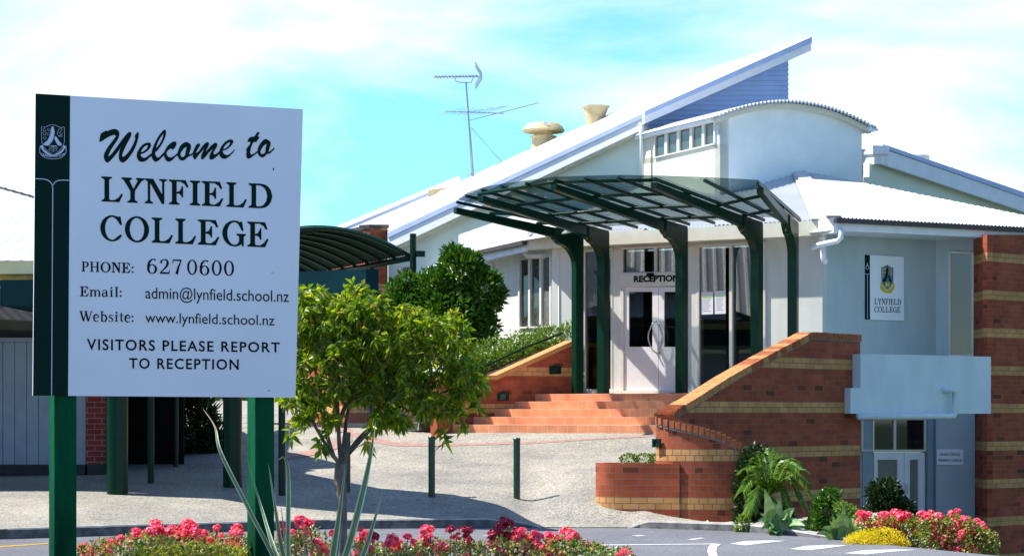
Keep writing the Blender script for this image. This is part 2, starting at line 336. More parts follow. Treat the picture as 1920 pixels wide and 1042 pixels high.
# forecourt
def yend(x):
    if x < -1.3: return 110.0
    if x < 2.76: return ystep(x)+3
    return 31.2-.6*(x-2.0)
m = MB(); xs = [-16+.5*i for i in range(29)]+[-1.5, -1.3, -1.29, -1, -.75, -.5]+[-.3+.1*i for i in range(56)]
xs = sorted(set(round(x, 3) for x in xs)); nr = 46; g = []
for x in xs:
    k = edge(x); e = yend(x)
    for j in range(nr+1):
        if e > 60: y = k+(46-k)*j/40 if j <= 40 else 46+(e-46)*(j-40)/6
        else: y = k+(e-k)*j/nr
        g.append(V((x, y, zpl(x, y))))
fs = [(i*(nr+1)+j, (i+1)*(nr+1)+j, (i+1)*(nr+1)+j+1, i*(nr+1)+j+1) for i in range(len(xs)-1) for j in range(nr)]
m.add(g, fs)
for i in range(len(xs)-1):  # skirt at the back
    a = g[i*(nr+1)+nr]; b = g[(i+1)*(nr+1)+nr]; m.add([a, b, b-V((0, 0, 3)), a-V((0, 0, 3))], [(0, 1, 2, 3)])
a = [g[(len(xs)-1)*(nr+1)+j] for j in range(nr+1)]
for p, q in zip(a, a[1:]): m.add([p, q, q-V((0, 0, 1.6)), p-V((0, 0, 1.6))], [(0, 1, 2, 3)])
setp(m.build('forecourt_paving', M['agg'], smooth=True), kind='structure')
# kerb
def kerb(name, xa, xb):
    m = MB(); xs = [xa+(xb-xa)*i/80 for i in range(81)]; r = []
    for x in xs:
        y = edge(x); h = kerbh(x)+.006; d = V((edge(x+.05)-edge(x-.05), -.1, 0)).normalized()
        if d.y > 0: d = -d
        q = V((x, y, 0))
        r.append([q+d*.03+V((0, 0, -.05)), q+d*.012+V((0, 0, h-.02)), q+V((0, 0, h)), q-d*.13+V((0, 0, h+.004)), q-d*.13+V((0, 0, -.05))])
    vs = [p for s in r for p in s]; fs = []; ms = []
    for i in range(80):
        for k in range(4):
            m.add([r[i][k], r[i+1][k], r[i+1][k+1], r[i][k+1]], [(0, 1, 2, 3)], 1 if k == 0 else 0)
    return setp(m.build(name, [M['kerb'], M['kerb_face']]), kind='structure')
kerb('kerb', -30, .42); kerb('kerb', 1.62, 4.5)
# garden slope below the road edge on the right
m = MB(); pts = [(x/4, edge(x/4)) for x in range(13, 50)]; rows = []
for i, (x, y) in enumerate(pts):
    a = V(pts[min(i+1, len(pts)-1)]+(0,)); b = V(pts[max(i-1, 0)]+(0,)); t = (a-b).normalized(); n = V((-t.y, t.x, 0))
    rows.append([V((x, y, -.06)), V((x, y, 0))+n*.5+V((0, 0, -.16)), V((x, y, 0))+n*1.5+V((0, 0, -.45)), V((x, y, 0))+n*3+V((0, 0, -1.05)), V((x, y, 0))+n*4+V((0, 0, -1.26))])
for p, q in zip(rows, rows[1:]):
    for k in range(4): m.add([p[k], q[k], q[k+1], p[k+1]], [(0, 1, 2, 3)])
setp(m.build('garden_bed_slope', M['soil'], smooth=True), kind='structure')
# raised island bed in the foreground
m = MB(); n = 40; rr = [(0, .46), (.5, .44), (.8, .38), (.93, .22), (1, -.02)]
vs_ = [V((-1.2+4.6*r*math.cos(2*PI*k/n), 9.6+4.0*r*math.sin(2*PI*k/n), z+.02*math.sin(k*1.7))) for r, z in rr[1:] for k in range(n)]+[V((-1.2, 9.6, .46))]
fs = [(i*n+k, (i+1)*n+k, (i+1)*n+(k+1) % n, i*n+(k+1) % n) for i in range(len(rr)-2) for k in range(n)]+[(len(vs_)-1, k, (k+1) % n) for k in range(n)]
m.add(vs_, fs); setp(m.build('island_flower_bed', M['soil'], smooth=True), kind='structure')
# markings, lying on the road
def flat(name, polys, mt, fn, lift):
    m = MB()
    for p in polys: m.add([fn(x, y, lift) for x, y in p], [tuple(range(len(p)))])
    return setp(m.build(name, mt), kind='structure')
flat('white_road_marking', [[(1368,1019),(1395,1014),(1440,1012.5),(1475,1013.5),(1430,1018),(1398,1022)], [(1480,1029),(1510,1023),(1560,1021),(1590,1022),(1545,1028),(1515,1031)],
    [(1582,1037),(1620,1031),(1680,1029.5),(1720,1030.5),(1670,1034),(1625,1039)], [(1288,1011),(1315,1007.5),(1322,1008.3),(1298,1012)], [(1185,1003.2),(1202,1002.5),(1212,1004),(1195,1005)]], M['line_white'], rpix, .004)
flat('white_lane_line', [[(1120, 1020.6), (1345, 1018.6), (1345, 1019.9), (1120, 1022.2)], [(905, 1003.6), (1010, 1005.0), (1010, 1006.2), (905, 1004.6)]], M['line_white'], rpix, .004)
flat('white_give_way_arc', [[(1333,1020.6),(1352,1020),(1345,1026),(1343,1034),(1347,1046),(1331,1046),(1326,1034),(1328,1025)]], M['line_white'], rpix, .007)
flat('yellow_lane_line', [[(-60, 1027.5), (90, 1017.5), (90, 1019.2), (-60, 1030.5)], [(690, 988.6), (800, 988.3), (800, 990), (690, 990.2)]], M['line_yellow'], rpix, .004)
def band(name, pts, mt, lift=.006, sub=10):
    m = MB(); fine = []
    for (x0, a0, b0), (x1, a1, b1) in zip(pts, pts[1:]):
        for k in range(sub): t = k/sub; fine.append((x0+(x1-x0)*t, a0+(a1-a0)*t, b0+(b1-b0)*t))
    fine.append(pts[-1]); r = []
    for x, a, b in fine: r.append([gpix(x, b+(a-b)*q/2, lift) for q in range(3)])
    for p, q in zip(r, r[1:]):
        for k in range(2): m.add([p[k], q[k], q[k+1], p[k+1]], [(0, 1, 2, 3)])
    return setp(m.build(name, mt), kind='structure')
band('pink_paving_band', [(540, 790, 798), (600, 794, 801), (650, 801, 812), (690, 817, 828), (740, 829, 836), (820, 832, 836.5), (900, 830.5, 834.5), (1000, 828, 831.5), (1120, 821, 824), (1228, 815.5, 818)], M['pave_red'])
band('pink_paving_band', [(535, 852, 862), (580, 845, 855), (620, 832, 846), (640, 818, 838), (660, 813, 828)], M['pave_red'], .010)
# ---------------------------------------------------------------- reception building
WF = vplane(996, 41.8, 1540, 38.7)
LZ = 1.97
RB = thing('reception_building', 'white plastered school reception building with corrugated hip roof and glazed entrance behind the brick steps', 'building', WF.hit(1300, 775)*1)
def wp(name, pl, pts, mt, off=0, th=.2, parent=RB, **k): return panel(name, pl, pts, mt, parent, off, th, **k)
# front wall, in pieces round the openings
m = MB()
def wadd(m, pl, pts, off=0, th=.2): m.prism([pl.hit(x, y, off) for x, y in pts], -pl.n*th)
wadd(m, WF, rect(1035, 440, 1094, 790)); wadd(m, WF, rect(1437, 430, 1542, 790)); wadd(m, WF, [(1094, 440), (1437, 432), (1437, 455), (1094, 472)])
m.build('wall', M['plaster'], RB)
for x0, x1 in ((1151, 1166), (1293, 1308)): wp('pillar', WF, rect(x0, 468 if x0 < 1200 else 462, x1, 742), M['plaster'], .04, .3)
wp('threshold', WF, rect(1094, 732, 1437, 745), M['frame'], .10, .3)
def frame(name, pl, x0, x1, yt0, yt1, yb0, yb1, w, mt, parent, off=.05, th=.1, mull=(), trans=()):
    """rectangular joinery: yt/yb top/bottom y at left and right"""
    def T(x): return yt0+(yt1-yt0)*(x-x0)/(x1-x0)
    def B(x): return yb0+(yb1-yb0)*(x-x0)/(x1-x0)
    m = MB()
    def q(a, b, t0, b0, t1, b1): m.prism([pl.hit(a, t0, off), pl.hit(b, t1, off), pl.hit(b, b1, off), pl.hit(a, b0, off)], -pl.n*th)
    q(x0, x1, T(x0), T(x0)+w, T(x1), T(x1)+w); q(x0, x1, B(x0)-w, B(x0), B(x1)-w, B(x1))
    q(x0, x0+w, T(x0)+w, B(x0)-w, T(x0+w)+w, B(x0+w)-w); q(x1-w, x1, T(x1-w)+w, B(x1-w)-w, T(x1)+w, B(x1)-w)
    for c in mull: q(c-w*.6, c+w*.6, T(c)+w, B(c)-w, T(c)+w, B(c)-w)
    for t in trans:
        q(x0+w, x1-w, T(x0)+t*(B(x0)-T(x0))-w/2, T(x0)+t*(B(x0)-T(x0))+w/2, T(x1)+t*(B(x1)-T(x1))-w/2, T(x1)+t*(B(x1)-T(x1))+w/2)
    return m.build(name, mt, parent, bevel=.006)
def pane(pl, x0, x1, yt0, yt1, yb0, yb1, parent, mt=None, off=.0, name='pane'):
    return panel(name, pl, [(x0, yt0), (x1, yt1), (x1, yb1), (x0, yb0)], mt or M['glass'], parent, off, .008)
f = frame('window', WF, 1095, 1151, 469, 465, 733, 733, 4, M['frame'], RB); pane(WF, 1098, 1149, 471, 467, 731, 731, f)
f = frame('window', WF, 1308, 1437, 459, 453, 733, 733, 5, M['frame'], RB, mull=(1372,)); pane(WF, 1311, 1369, 462, 459, 731, 731, f); pane(WF, 1376, 1434, 459, 456, 731, 731, f)
f = frame('transom_window', WF, 1166, 1293, 464, 459, 515, 513, 4, M['frame'], RB, mull=(1231,)); pane(WF, 1169, 1229, 467, 465, 512, 511, f); pane(WF, 1233, 1290, 465, 462, 511, 510, f)
hd = wp('door_header', WF, [(1166, 513), (1293, 511), (1293, 532), (1166, 534)], M['frame'], .08, .2)
def text_mesh(txt, quad, pl, off, mt, parent, name='lettering', bold=False, squeeze=0):
    """quad = (tl, tr, br, bl) pixel corners of the capital letters' box"""
    cu = bpy.data.curves.new('t', 'FONT'); cu.body = txt; cu.resolution_u = 4
    if bold: cu.offset = bold
    if squeeze: cu.space_character = squeeze
    to = bpy.data.objects.new('t', cu); C.objects.link(to)
    bpy.context.view_layer.update()
    me = bpy.data.meshes.new_from_object(to.evaluated_get(bpy.context.evaluated_depsgraph_get()))
    bpy.data.objects.remove(to); 
    x0 = min(v.co.x for v in me.vertices); x1 = max(v.co.x for v in me.vertices)
    cap = .73  # cap height of the built-in face at size 1
    m = MB(); tl, tr, br, bl = [V(q) for q in quad]; vs = []
    for v in me.vertices:
        u = (v.co.x-x0)/(x1-x0); t = v.co.y/cap
        p = (bl.lerp(br, u))*(1-t)+(tl.lerp(tr, u))*t; vs.append(pl.hit(p.x, p.y, off))
    m.add(vs, [tuple(p.vertices) for p in me.polygons]); bpy.data.meshes.remove(me)
    return m.build(name, mt, parent)
text_mesh('RECEPTION', [(1192, 517.5), (1277, 515.5), (1277, 527), (1192, 528.8)], WF, .084, M['letter'], hd, bold=.05)
# double door
dr = wp('door_frame', WF, rect(1166, 533, 1172, 735), M['frame'], .07, .15); wp('door_frame', WF, rect(1289, 532, 1293, 735), M['frame'], .07, .15)
wp('door_frame', WF, [(1172, 534), (1289, 532), (1289, 536), (1172, 538)], M['frame'], .07, .15)
for x0, x1, gx0, gx1, hx in ((1172.5, 1236, 1181, 1225, 1), (1236.8, 1288.5, 1247, 1284, 0)):
    m = MB()
    for r_ in (rect(x0, 538, gx0, 733), rect(gx1, 538, x1, 733), rect(gx0, 538, gx1, 547), rect(gx0, 650, gx1, 733)): wadd(m, WF, r_, .04, .05)
    d = m.build('door', M['door'], RB); pane(WF, gx0, gx1, 547, 547, 650, 650, d, off=.02)
    m = MB(); c = 1233 if hx else 1239; s = -1 if hx else 1; pts = []
    for i in range(13):
        t = i/12; a = math.sin(t*PI); pts.append(WF.hit(c+s*a*(12 if hx else 9), 602+t*60, .04+.09*min(1, a*4)))
    m.tube(pts, .014, 8); m.build('handle', M['steel'], d, smooth=True)
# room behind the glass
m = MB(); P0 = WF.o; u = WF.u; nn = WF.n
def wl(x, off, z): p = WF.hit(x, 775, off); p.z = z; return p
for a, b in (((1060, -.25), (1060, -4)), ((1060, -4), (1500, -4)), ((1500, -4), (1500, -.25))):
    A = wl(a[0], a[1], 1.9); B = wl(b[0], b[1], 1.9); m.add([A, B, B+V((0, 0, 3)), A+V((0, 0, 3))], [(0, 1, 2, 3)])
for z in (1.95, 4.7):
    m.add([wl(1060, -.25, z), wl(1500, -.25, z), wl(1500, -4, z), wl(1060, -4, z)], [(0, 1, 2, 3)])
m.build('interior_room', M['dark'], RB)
for nm, a, b, c, d_, off, mt in (('reception_counter', 1170, 1300, 640, 735, -2.6, 'frame'), ('notice_board', 1325, 1352, 520, 575, -3.6, 'white'), ('notice_board', 1120, 1140, 500, 540, -3.6, 'white'), ('reception_counter', 1320, 1425, 655, 735, -2.8, 'bark')):
    wp(nm, WF, rect(a, c, b, d_), M[mt], off, .1)
# papers on the window
for k, (x0, y0, x1, y1) in enumerate(((1315.5, 547, 1338, 589), (1341, 545, 1361.5, 588))):
    pr = panel('notice_sheet', WF, [(x0, y0+.8), (x1, y0), (x1, y1), (x0, y1+.8)], M['paper'], None, .022, .004)
    setp(pr, ['printed white notice sheet with green heading taped to the window, left one', 'printed white notice sheet with green heading taped to the window, nearer the green column'][k], 'notice', 'notices on the entrance window')
    mm = MB(); mm.prism([WF.hit(x, y, .024) for x, y in rect(x0+3, y0+9, x1-3, y0+11.5)], -WF.n*.002); mm.build('printed_heading', M['paper_green'], pr)
    mm = MB()
    for j in range(7): y = y0+14+j*3.6; mm.prism([WF.hit(x, yy, .024) for x, yy in rect(x0+3, y, x1-4-(j % 3)*2, y+.9)], -WF.n*.002)
    mm.build('printed_text', M['paper_ink'], pr)
# fascia box above the entrance
FF = Plane(WF.o+WF.n*.35, WF.o+WF.n*.35+WF.u)
TFX = 1534
m = MB(); wadd(m, FF, [(1072, 439), (TFX, 413), (TFX, 441), (1072, 462)], 0, .4); m.build('fascia', M['cream'], RB)
# the short return at the fascia's left end and right end
EP = Plane(P(1560, HY, 37.75), P(1925, HY, 39.75))
a = FF.hit(TFX, 441); b = EP.hit(1563, 446); zt = FF.hit(TFX, 413).z; zb = a.z; a.z = b.z = zb
m = MB(); dirr = (b-a).normalized(); nrm = V((dirr.y, -dirr.x, 0)); m.prism([a, b, b+V((0, 0, zt-zb)), a+V((0, 0, zt-zb))], -nrm*.1); m.build('fascia', M['white'], RB)
# hip roof over reception
APX = P(1495, 318, 43.2); E1 = V((b.x, b.y, zt-.0)); e2 = EP.hit(2010, 440); E2 = V((e2.x, e2.y, zt))
F1 = V((a.x, a.y, zt)); f0 = FF.hit(985, 440); F0 = V((f0.x, f0.y, zt))
PR = Plane(E1, E2, APX); PF = Plane(F0, F1, APX)
def corr(name, poly, down, mt, parent, pitch=.085, amp=.016, th=.0):
    """corrugated sheet over a convex planar polygon; corrugations run along 'down'"""
    poly = [V(p) for p in poly]; n = (poly[1]-poly[0]).cross(poly[2]-poly[0]).normalized()
    if n.z < 0: n = -n
    dv = (down-n*down.dot(n)).normalized(); uu = dv.cross(n); o = poly[0]
    q = [((p-o).dot(uu), (p-o).dot(dv)) for p in poly]
    ua = min(x for x, _ in q)+1e-4; ub = max(x for x, _ in q)-1e-4; st = pitch/(4 if pitch < .15 else 10); k = int((ub-ua)/st)+1
    m = MB(); prev = None
    for i in range(k+1):
        x = ua+(ub-ua)*i/k; ys = []
        for (x0, y0), (x1, y1) in zip(q, q[1:]+q[:1]):
            if (x0-x)*(x1-x) <= 0 and abs(x1-x0) > 1e-9: ys.append(y0+(y1-y0)*(x-x0)/(x1-x0))
        if len(ys) < 2: continue
        h = amp*math.sin(2*PI*x/pitch) if pitch < .15 else amp*1.8*abs(math.sin(PI*x/pitch))**10; A = o+uu*x+dv*min(ys)+n*h; B = o+uu*x+dv*max(ys)+n*h
        if prev: m.add([prev[0], A, B, prev[1]], [(0, 1, 2, 3)])
        prev = (A, B)
    return m.build(name, mt, parent, smooth=False)
def downv(pl): n = pl.n if pl.n.z > 0 else -pl.n; return V((n.x, n.y, 0))-V((0, 0, (n.x**2+n.y**2)/n.z))
T_L = PF.hit(1120, 372); 
corr('roof_sheet', [F0+WF.n*.05, F1+WF.n*.05, PF.hit(1565, 419), APX, PF.hit(1400, 339), PF.hit(1060, 415)] if 0 else [F0, F1, APX, PF.hit(1200, 360), PF.hit(1000, 428)], downv(PF), M['roof'], RB)
corr('roof_sheet', [F1, E1, APX], downv(Plane(F1, E1, APX)), M['roof'], RB)
corr('roof_sheet', [E1, E2, PR.hit(2010, 424), PR.hit(1920, 404), PR.hit(1700, 360), APX], downv(PR), M['roof'], RB)
for A, B in ((F1, APX), (E1, APX)):
    m = MB(); m.bar(A+V((0, 0, .02)), A.lerp(B, .97)+V((0, 0, .02)), .26, .02); m.build('hip_flashing', M['roof'], RB)
# right eave: gutter and fascia
m = MB(); wadd(m, EP, [(1564, 446), (2010, 470), (2010, 452), (1564, 428)], .0, .12)
EA = V((b.x, b.y, 0)); EB = V((e2.x, e2.y, 0)); en = EP.n
m = MB(); q0 = EA+V((0, 0, zt-.23)); q1 = EB+V((0, 0, zt-.23)); m.prism([q0, q1, q1+V((0, 0, .17)), q0+V((0, 0, .17))], -en*.05); m.build('fascia', M['white'], RB)
m = MB(); q0 = EA+V((0, 0, zt-.10))+en*.1; q1 = EB+V((0, 0, zt-.10))+en*.1; m.prism([q0, q1, q1+V((0, 0, .08)), q0+V((0, 0, .08))], -en*.098); m.build('gutter', M['gutter'], RB)
# soffit
m = MB(); m.add([V((EA.x, EA.y, zt-.22)), V((EB.x, EB.y, zt-.22)), V((EB.x, EB.y, zt-.22))-en*2.6, V((EA.x, EA.y, zt-.22))-en*2.6], [(0, 1, 2, 3)]); m.build('soffit', M['plaster_blue'], RB)
# right hand walls
RW = vplane(1545, 38.85, 1755, 40.1); RV = vplane(1755, 40.1, 1828, 39.9)
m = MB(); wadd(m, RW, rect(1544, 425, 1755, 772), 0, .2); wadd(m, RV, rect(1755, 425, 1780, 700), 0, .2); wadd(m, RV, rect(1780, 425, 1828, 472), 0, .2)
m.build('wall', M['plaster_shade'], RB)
m = MB(); cp = WF.hit(1540, 775, .0); m.prism([V((cp.x-.02, cp.y+.02, 1.7)), RW.hit(1546, 775, .01)*1 if 0 else V((RW.hit(1546, 775).x, RW.hit(1546, 775).y+.01, 1.7)), V((cp.x+.1, cp.y+.5, 1.7))], V((0, 0, 3.1))); m.build('wall_corner', M['plaster'], RB)
f = frame('window', RV, 1779, 1826, 471, 473, 668, 668, 4, M['frame'], RB); pane(RV, 1783, 1822, 475, 476, 665, 665, f)
BP1 = vplane(1825, 39.9, 1851, 38.9); BP2 = vplane(1851, 38.9, 1960, 40.0)
m = MB(); m.prism([BP1.hit(1825, 440), BP1.hit(1851, 440), BP1.hit(1851, 1100), BP1.hit(1825, 1100)], -BP1.n*.1); m.build('brick_wall', M['brick'], RB, uvf=lambda p: (BP1.uv(p)[0]+.07, p.z))
m = MB(); a0 = BP2.hit(1851, 440); m.prism([BP2.hit(1851, 440), BP2.hit(2100, 440), BP2.hit(2100, 1100), BP2.hit(1851, 1100)], -BP2.n*.1); m.build('brick_wall', M['brick'], RB, uvf=lambda p: (BP2.uv(p)[0]+.07, p.z))
# dark room behind the narrow window with somebody standing in it
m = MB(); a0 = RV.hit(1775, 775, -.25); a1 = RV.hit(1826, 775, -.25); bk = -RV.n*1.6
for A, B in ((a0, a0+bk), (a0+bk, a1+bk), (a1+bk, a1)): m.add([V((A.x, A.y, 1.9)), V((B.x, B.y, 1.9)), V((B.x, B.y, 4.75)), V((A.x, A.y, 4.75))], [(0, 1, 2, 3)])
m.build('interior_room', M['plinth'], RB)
# lower level: doors under the balcony
LW = vplane(1600, 39.3, 1760, 40.05); LV = vplane(1755, 40.0, 1828, 39.85)
m = MB(); wadd(m, LW, rect(1600, 770, 1622, 1060), .02, .2); wadd(m, LW, rect(1738, 770, 1756, 1060), .02, .2); m.build('lower_wall', M['board'], RB)
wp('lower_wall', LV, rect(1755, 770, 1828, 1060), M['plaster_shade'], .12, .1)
fr = frame('transom_window', LW, 1612, 1734, 783, 783, 846, 846, 4, M['frame'], RB, mull=(1675,), off=.06); pane(LW, 1638, 1672, 787, 787, 842, 842, fr, M['dark_glass'], .03); pane(LW, 1679, 1730, 787, 787, 842, 842, fr, M['dark_glass'], .03)
wp('door_sidelight', LW, rect(1616, 787, 1636, 1055), M['board'], .03, .05)
for x0, x1, g0, g1 in ((1636, 1692, 1643, 1680), (1693, 1731, 1703, 1719)):
    m = MB()
    for r_ in (rect(x0, 848, g0, 1050), rect(g1, 848, x1, 1050), rect(g0, 848, g1, 861), rect(g0, 965, g1, 1050)): wadd(m, LW, r_, .05, .05)
    d = m.build('door', M['white'], RB); wp('security_mesh', LW, rect(g0, 861, g1, 965), None or M['sage_glass'], .02, .02, parent=d)
    m = MB(); k = 0
    for s in (-1, 1):
        for i in range(-30, 40):
            x = g0+i*5; y = 861; x2 = x+s*104; y2 = 965
            # clip the diagonal to the opening
            ts = sorted([(g0-x)/(x2-x), (g1-x)/(x2-x)]); t0 = max(0, ts[0]); t1 = min(1, ts[1])
            if t1-t0 < .02: continue
            A = LW.hit(x+(x2-x)*t0, y+(y2-y)*t0, .03+.003*s); B = LW.hit(x+(x2-x)*t1, y+(y2-y)*t1, .03+.003*s); m.bar(A, B, .007, .004)
    m.build('mesh_bars', M['frame'], d)
    m = MB(); m.tube([LW.hit(x0+3 if x0 > 1650 else x1-4, 905, .1), LW.hit(x0+3 if x0 > 1650 else x1-4, 925, .1)], .012, 8); m.build('handle', M['steel'], d)
# balcony parapet
BA = vplane(1594, 34.15, 1858, 36.0)
pb = [(1594.5, 727), (1613.5, 727), (1613.5, 663.5), (1700, 664.5), (1858, 668.5), (1858, 775), (1594.5, 775)]
wp('balcony_parapet', BA, pb, M['plaster_blue'], 0, .2)
m = MB(); A = BA.hit(1596, 772, -.2); B = BA.hit(1857, 772, -.2); m.add([A, B, B-BA.n*3.4, A-BA.n*3.4], [(0, 1, 2, 3)]); A2 = V((0, 0, .3)); m.add([A+A2, B+A2, B+A2-BA.n*3.4, A+A2-BA.n*3.4], [(0, 1, 2, 3)])
m.build('balcony_floor', M['plaster_blue'], RB)
m = MB(); m.tube([BA.hit(1770, 731, -.02), BA.hit(1770, 731, .1), BA.hit(1778, 731, .12), BA.hit(1781, 735, .12), BA.hit(1781, 772, .12), BA.hit(1778, 779, .12), BA.hit(1770, 780, .12), BA.hit(1600, 781, .10)], .05, 10); m.build('waste_pipe', M['plaster_blue'], RB, smooth=True)
# downpipe with its dog-leg at the corner
FB = Plane(WF.o+WF.n*.12, WF.o+WF.n*.12+WF.u)
m = MB(); m.tube([EP.hit(1574, 430, .05), EP.hit(1573, 447, .05), EP.hit(1570, 452, .0), EP.hit(1553, 457, -.25), EP.hit(1546, 462, -.4)], .05, 10); m.build('downpipe', M['white'], RB, smooth=True)
m = MB(); D_ = 38.45; m.tube([P(1542, 441, D_), P(1543.5, 483, D_), P(1546, 490, D_), P(1551, 492, D_)], .055, 10); m.tube([P(1541.5, 441, D_), P(1542.5, 452, D_)], .072, 10); m.build('downpipe', M['white'], RB, smooth=True)
# side wing left of the entrance
GW = vplane(840, 46.5, 1046, 41.5)
m = MB(); wadd(m, GW, [(800, 500), (1048, 440), (1048, 790), (800, 700)], 0, .2); m.build('wall', M['plaster'], RB)
f = frame('window', GW, 975, 1037, 485, 478, 616, 614, 3.2, M['frame'], RB, mull=(996, 1017)); pane(GW, 977, 1035, 488, 481, 613, 611, f, M['dark_glass'])
f = frame('window', GW, 902, 927, 497, 494, 622, 620, 3, M['frame'], RB); pane(GW, 904, 925, 500, 497, 619, 618, f, M['dark_glass'])
GE = Plane(GW.o+GW.n*.45, GW.o+GW.n*.45+GW.u)
m = MB(); wadd(m, GE, [(870, 484), (985, 459), (985, 471), (870, 497)], 0, .06); m.build('fascia', M['white'], RB)
m = MB(); wadd(m, GE, [(868, 478), (988, 451), (988, 459), (868, 484)], .1, .1); m.build('gutter', M['gutter'], RB)
GR = Plane(GE.hit(868, 478), GE.hit(988, 451), P(1000, 432, 43.6))
corr('roof_sheet', [GE.hit(868, 478, .1), GE.hit(988, 451, .1), GR.hit(1075, 435), GR.hit(1000, 431), GR.hit(880, 463)], downv(GR), M['roof'], RB)
m = MB(); D_ = 42.3; pts = [P(985, 462, D_), P(985, 476, D_), P(990, 480, D_), P(1030, 480, D_-.3), P(1036, 484, D_-.3), P(1038, 492, D_-.3), P(1038, 615, D_-.3)]; m.tube(pts, .055, 10); m.build('downpipe', M['white'], RB, smooth=True)
m = MB(); A = GE.hit(985, 459, 0); B = FF.hit(1072, 462, 0); z1 = FF.hit(1072, 439).z; z0_ = FF.hit(1072, 462).z; A.z = z0_; B.z = z0_; h = V((0, 0, z1-z0_))
d_ = (B-A).normalized(); m.prism([A, B, B+h, A+h], V((-d_.y, d_.x, 0))*.3); m.build('fascia', M['cream'], RB)
# curved-roof clerestory block
CW = vplane(1207, 44.8, 1350, 42.0); c0 = CW.hit(1350, 775); AX = V((c0.x-CW.hit(1207, 775).x, c0.y-CW.hit(1207, 775).y, 0)).normalized(); SD = V((-AX.y, AX.x, 0))
if SD.x < 0: SD = -SD
AW = Plane(c0, c0+SD); WID = 3.35; c0.z = 0
zl = CW.hit(1350, 218).z; zc = AW.hit(1480, 196).z; zrr = zl
def arcz(t): return zl+(zc-zl)*(1-(2*t-1)**2)
zbot = 5.2
m = MB(); pts = [c0+V((0, 0, zbot))]+[c0+SD*(WID*i/24)+V((0, 0, arcz(i/24))) for i in range(25)]+[c0+SD*WID+V((0, 0, zbot))]
m.prism(pts, -AX*.2 if AX.y < 0 else AX*.2)
q = c0+SD*(WID-.002); m.add([q+V((0, 0, zbot)), q+V((0, 0, zl)), q-AX*3.2+V((0, 0, zl)), q-AX*3.2+V((0, 0, zbot))], [(0, 1, 2, 3)])
m.build('clerestory_end_wall', M['plaster_tower'], RB)
m = MB(); wadd(m, CW, [(1207, 298), (1350, 271), (1350, 380), (1207, 380)], 0, .2); wadd(m, CW, [(1207, 250), (1228, 246), (1228, 305), (1207, 308)], 0, .2); wadd(m, CW, [(1344, 217), (1350, 216), (1350, 275), (1344, 276)], 0, .2)
m.build('clerestory_wall', M['cream'], RB)
xs = [1229, 1252, 1275, 1299, 1322, 1344]
for i in range(5):
    x0, x1 = xs[i], xs[i+1]; T = lambda x: 252-(x-1229)*.235; B_ = lambda x: 298-(x-1229)*.235
    f = frame('window', CW, x0, x1, T(x0), T(x1), B_(x0), B_(x1), 2.6, M['frame'], RB, off=.05); pane(CW, x0+2, x1-2, T(x0)+2, T(x1)+2, B_(x0)-2, B_(x1)-2, f, M['sage_glass'], .01)
m = MB(); wadd(m, CW, [(1202, 252), (1347, 216), (1347, 228), (1202, 263)], .16, .15); m.build('fascia', M['white'], RB)
# corrugated barrel roof
m = MB(); n = 44*6; rows = []
for i in range(n+1):
    t = -.06+1.14*i/n; x = WID*t; z = arcz(t)+.05; sl_ = -(zc-zl)*4*(2*t-1)/WID; nn_ = (SD*(-sl_)+V((0, 0, 1))).normalized(); a_ = .020*math.sin(2*PI*i/6)
    rows.append([c0+SD*x+V((0, 0, z))+nn_*(a_+o_)+AX*e_ for e_, o_ in ((.2, 0), (-3.3, 0), (.2, -.05))])
for p, q in zip(rows, rows[1:]):
    m.add([p[0], q[0], q[1], p[1]], [(0, 1, 2, 3)]); m.add([p[0], q[0], q[2], p[2]], [(0, 1, 2, 3)])
m.build('barrel_roof', M['roof'], RB, smooth=True)
m = MB(); pr_ = []
for i in range(33):
    t = -.03+1.07*i/32; pr_.append(c0+SD*(WID*t)+AX*.13+V((0, 0, arcz(t))))
for p, q in zip(pr_, pr_[1:]): m.prism([p, q, q+V((0, 0, -.10)), p+V((0, 0, -.10))], -AX*.13)
m.build('barrel_verge', M['cream'], RB)
m = MB(); q = c0+SD*(WID+.13)+V((0, 0, zl-.06)); m.bar(q+AX*.2, q-AX*3.2, .14, .12); m.build('gutter', M['white'], RB)

# ---------------------------------------------------------------- hall with the big mono-pitch roof
GP = vplane(735, 48.0, 1205, 44.6)   # rake plane (front edge of the roof)
GWp = Plane(GP.o-GP.n*.3, GP.o-GP.n*.3+GP.u)
HALL = thing('hall_building', 'tall pale hall behind reception with a long steep white roof rising to a point', 'building', GP.hit(900, 775))
A = GP.hit(728, 436); B = GP.hit(1206, 213.5); Cc = P(640, 430, 60); RL = Plane(A, B, Cc)
farR = RL.hit(1192, 192)
corr('roof_sheet', [A, B, RL.hit(1192, 193.5), RL.hit(900, 323), RL.hit(700, 423)], (A-B), M['roof'], HALL, pitch=.25, amp=.012)
def fasc(m, pl, pts, off, th): m.prism([pl.hit(x, y, off) for x, y in pts], -pl.n*th)
m = MB(); fasc(m, GP, [(728, 446), (1204, 223), (1204, 243), (728, 468)], .0, .08); m.build('fascia', M['white'], HALL)
m = MB(); fasc(m, GP, [(728, 436), (1206, 213.5), (1206, 222), (728, 446)], .03, .12); m.build('rake_flashing', M['flash'], HALL)
m = MB(); fasc(m, GWp, [(728, 452), (1207, 228), (1207, 400), (1207, 720), (728, 720)], 0, .2); m.build('gable_wall', M['plaster_green'], HALL)
m = MB(); fasc(m, GP, [(728, 462), (1204, 237), (1204, 245), (728, 471)], -.08, .25); m.build('soffit', M['cream'], HALL)
f = frame('window', GWp, 754, 776, 500, 498, 515, 514, 2, M['frame'], HALL); pane(GWp, 756, 774, 501, 500, 514, 513, f, M['dark_glass'])
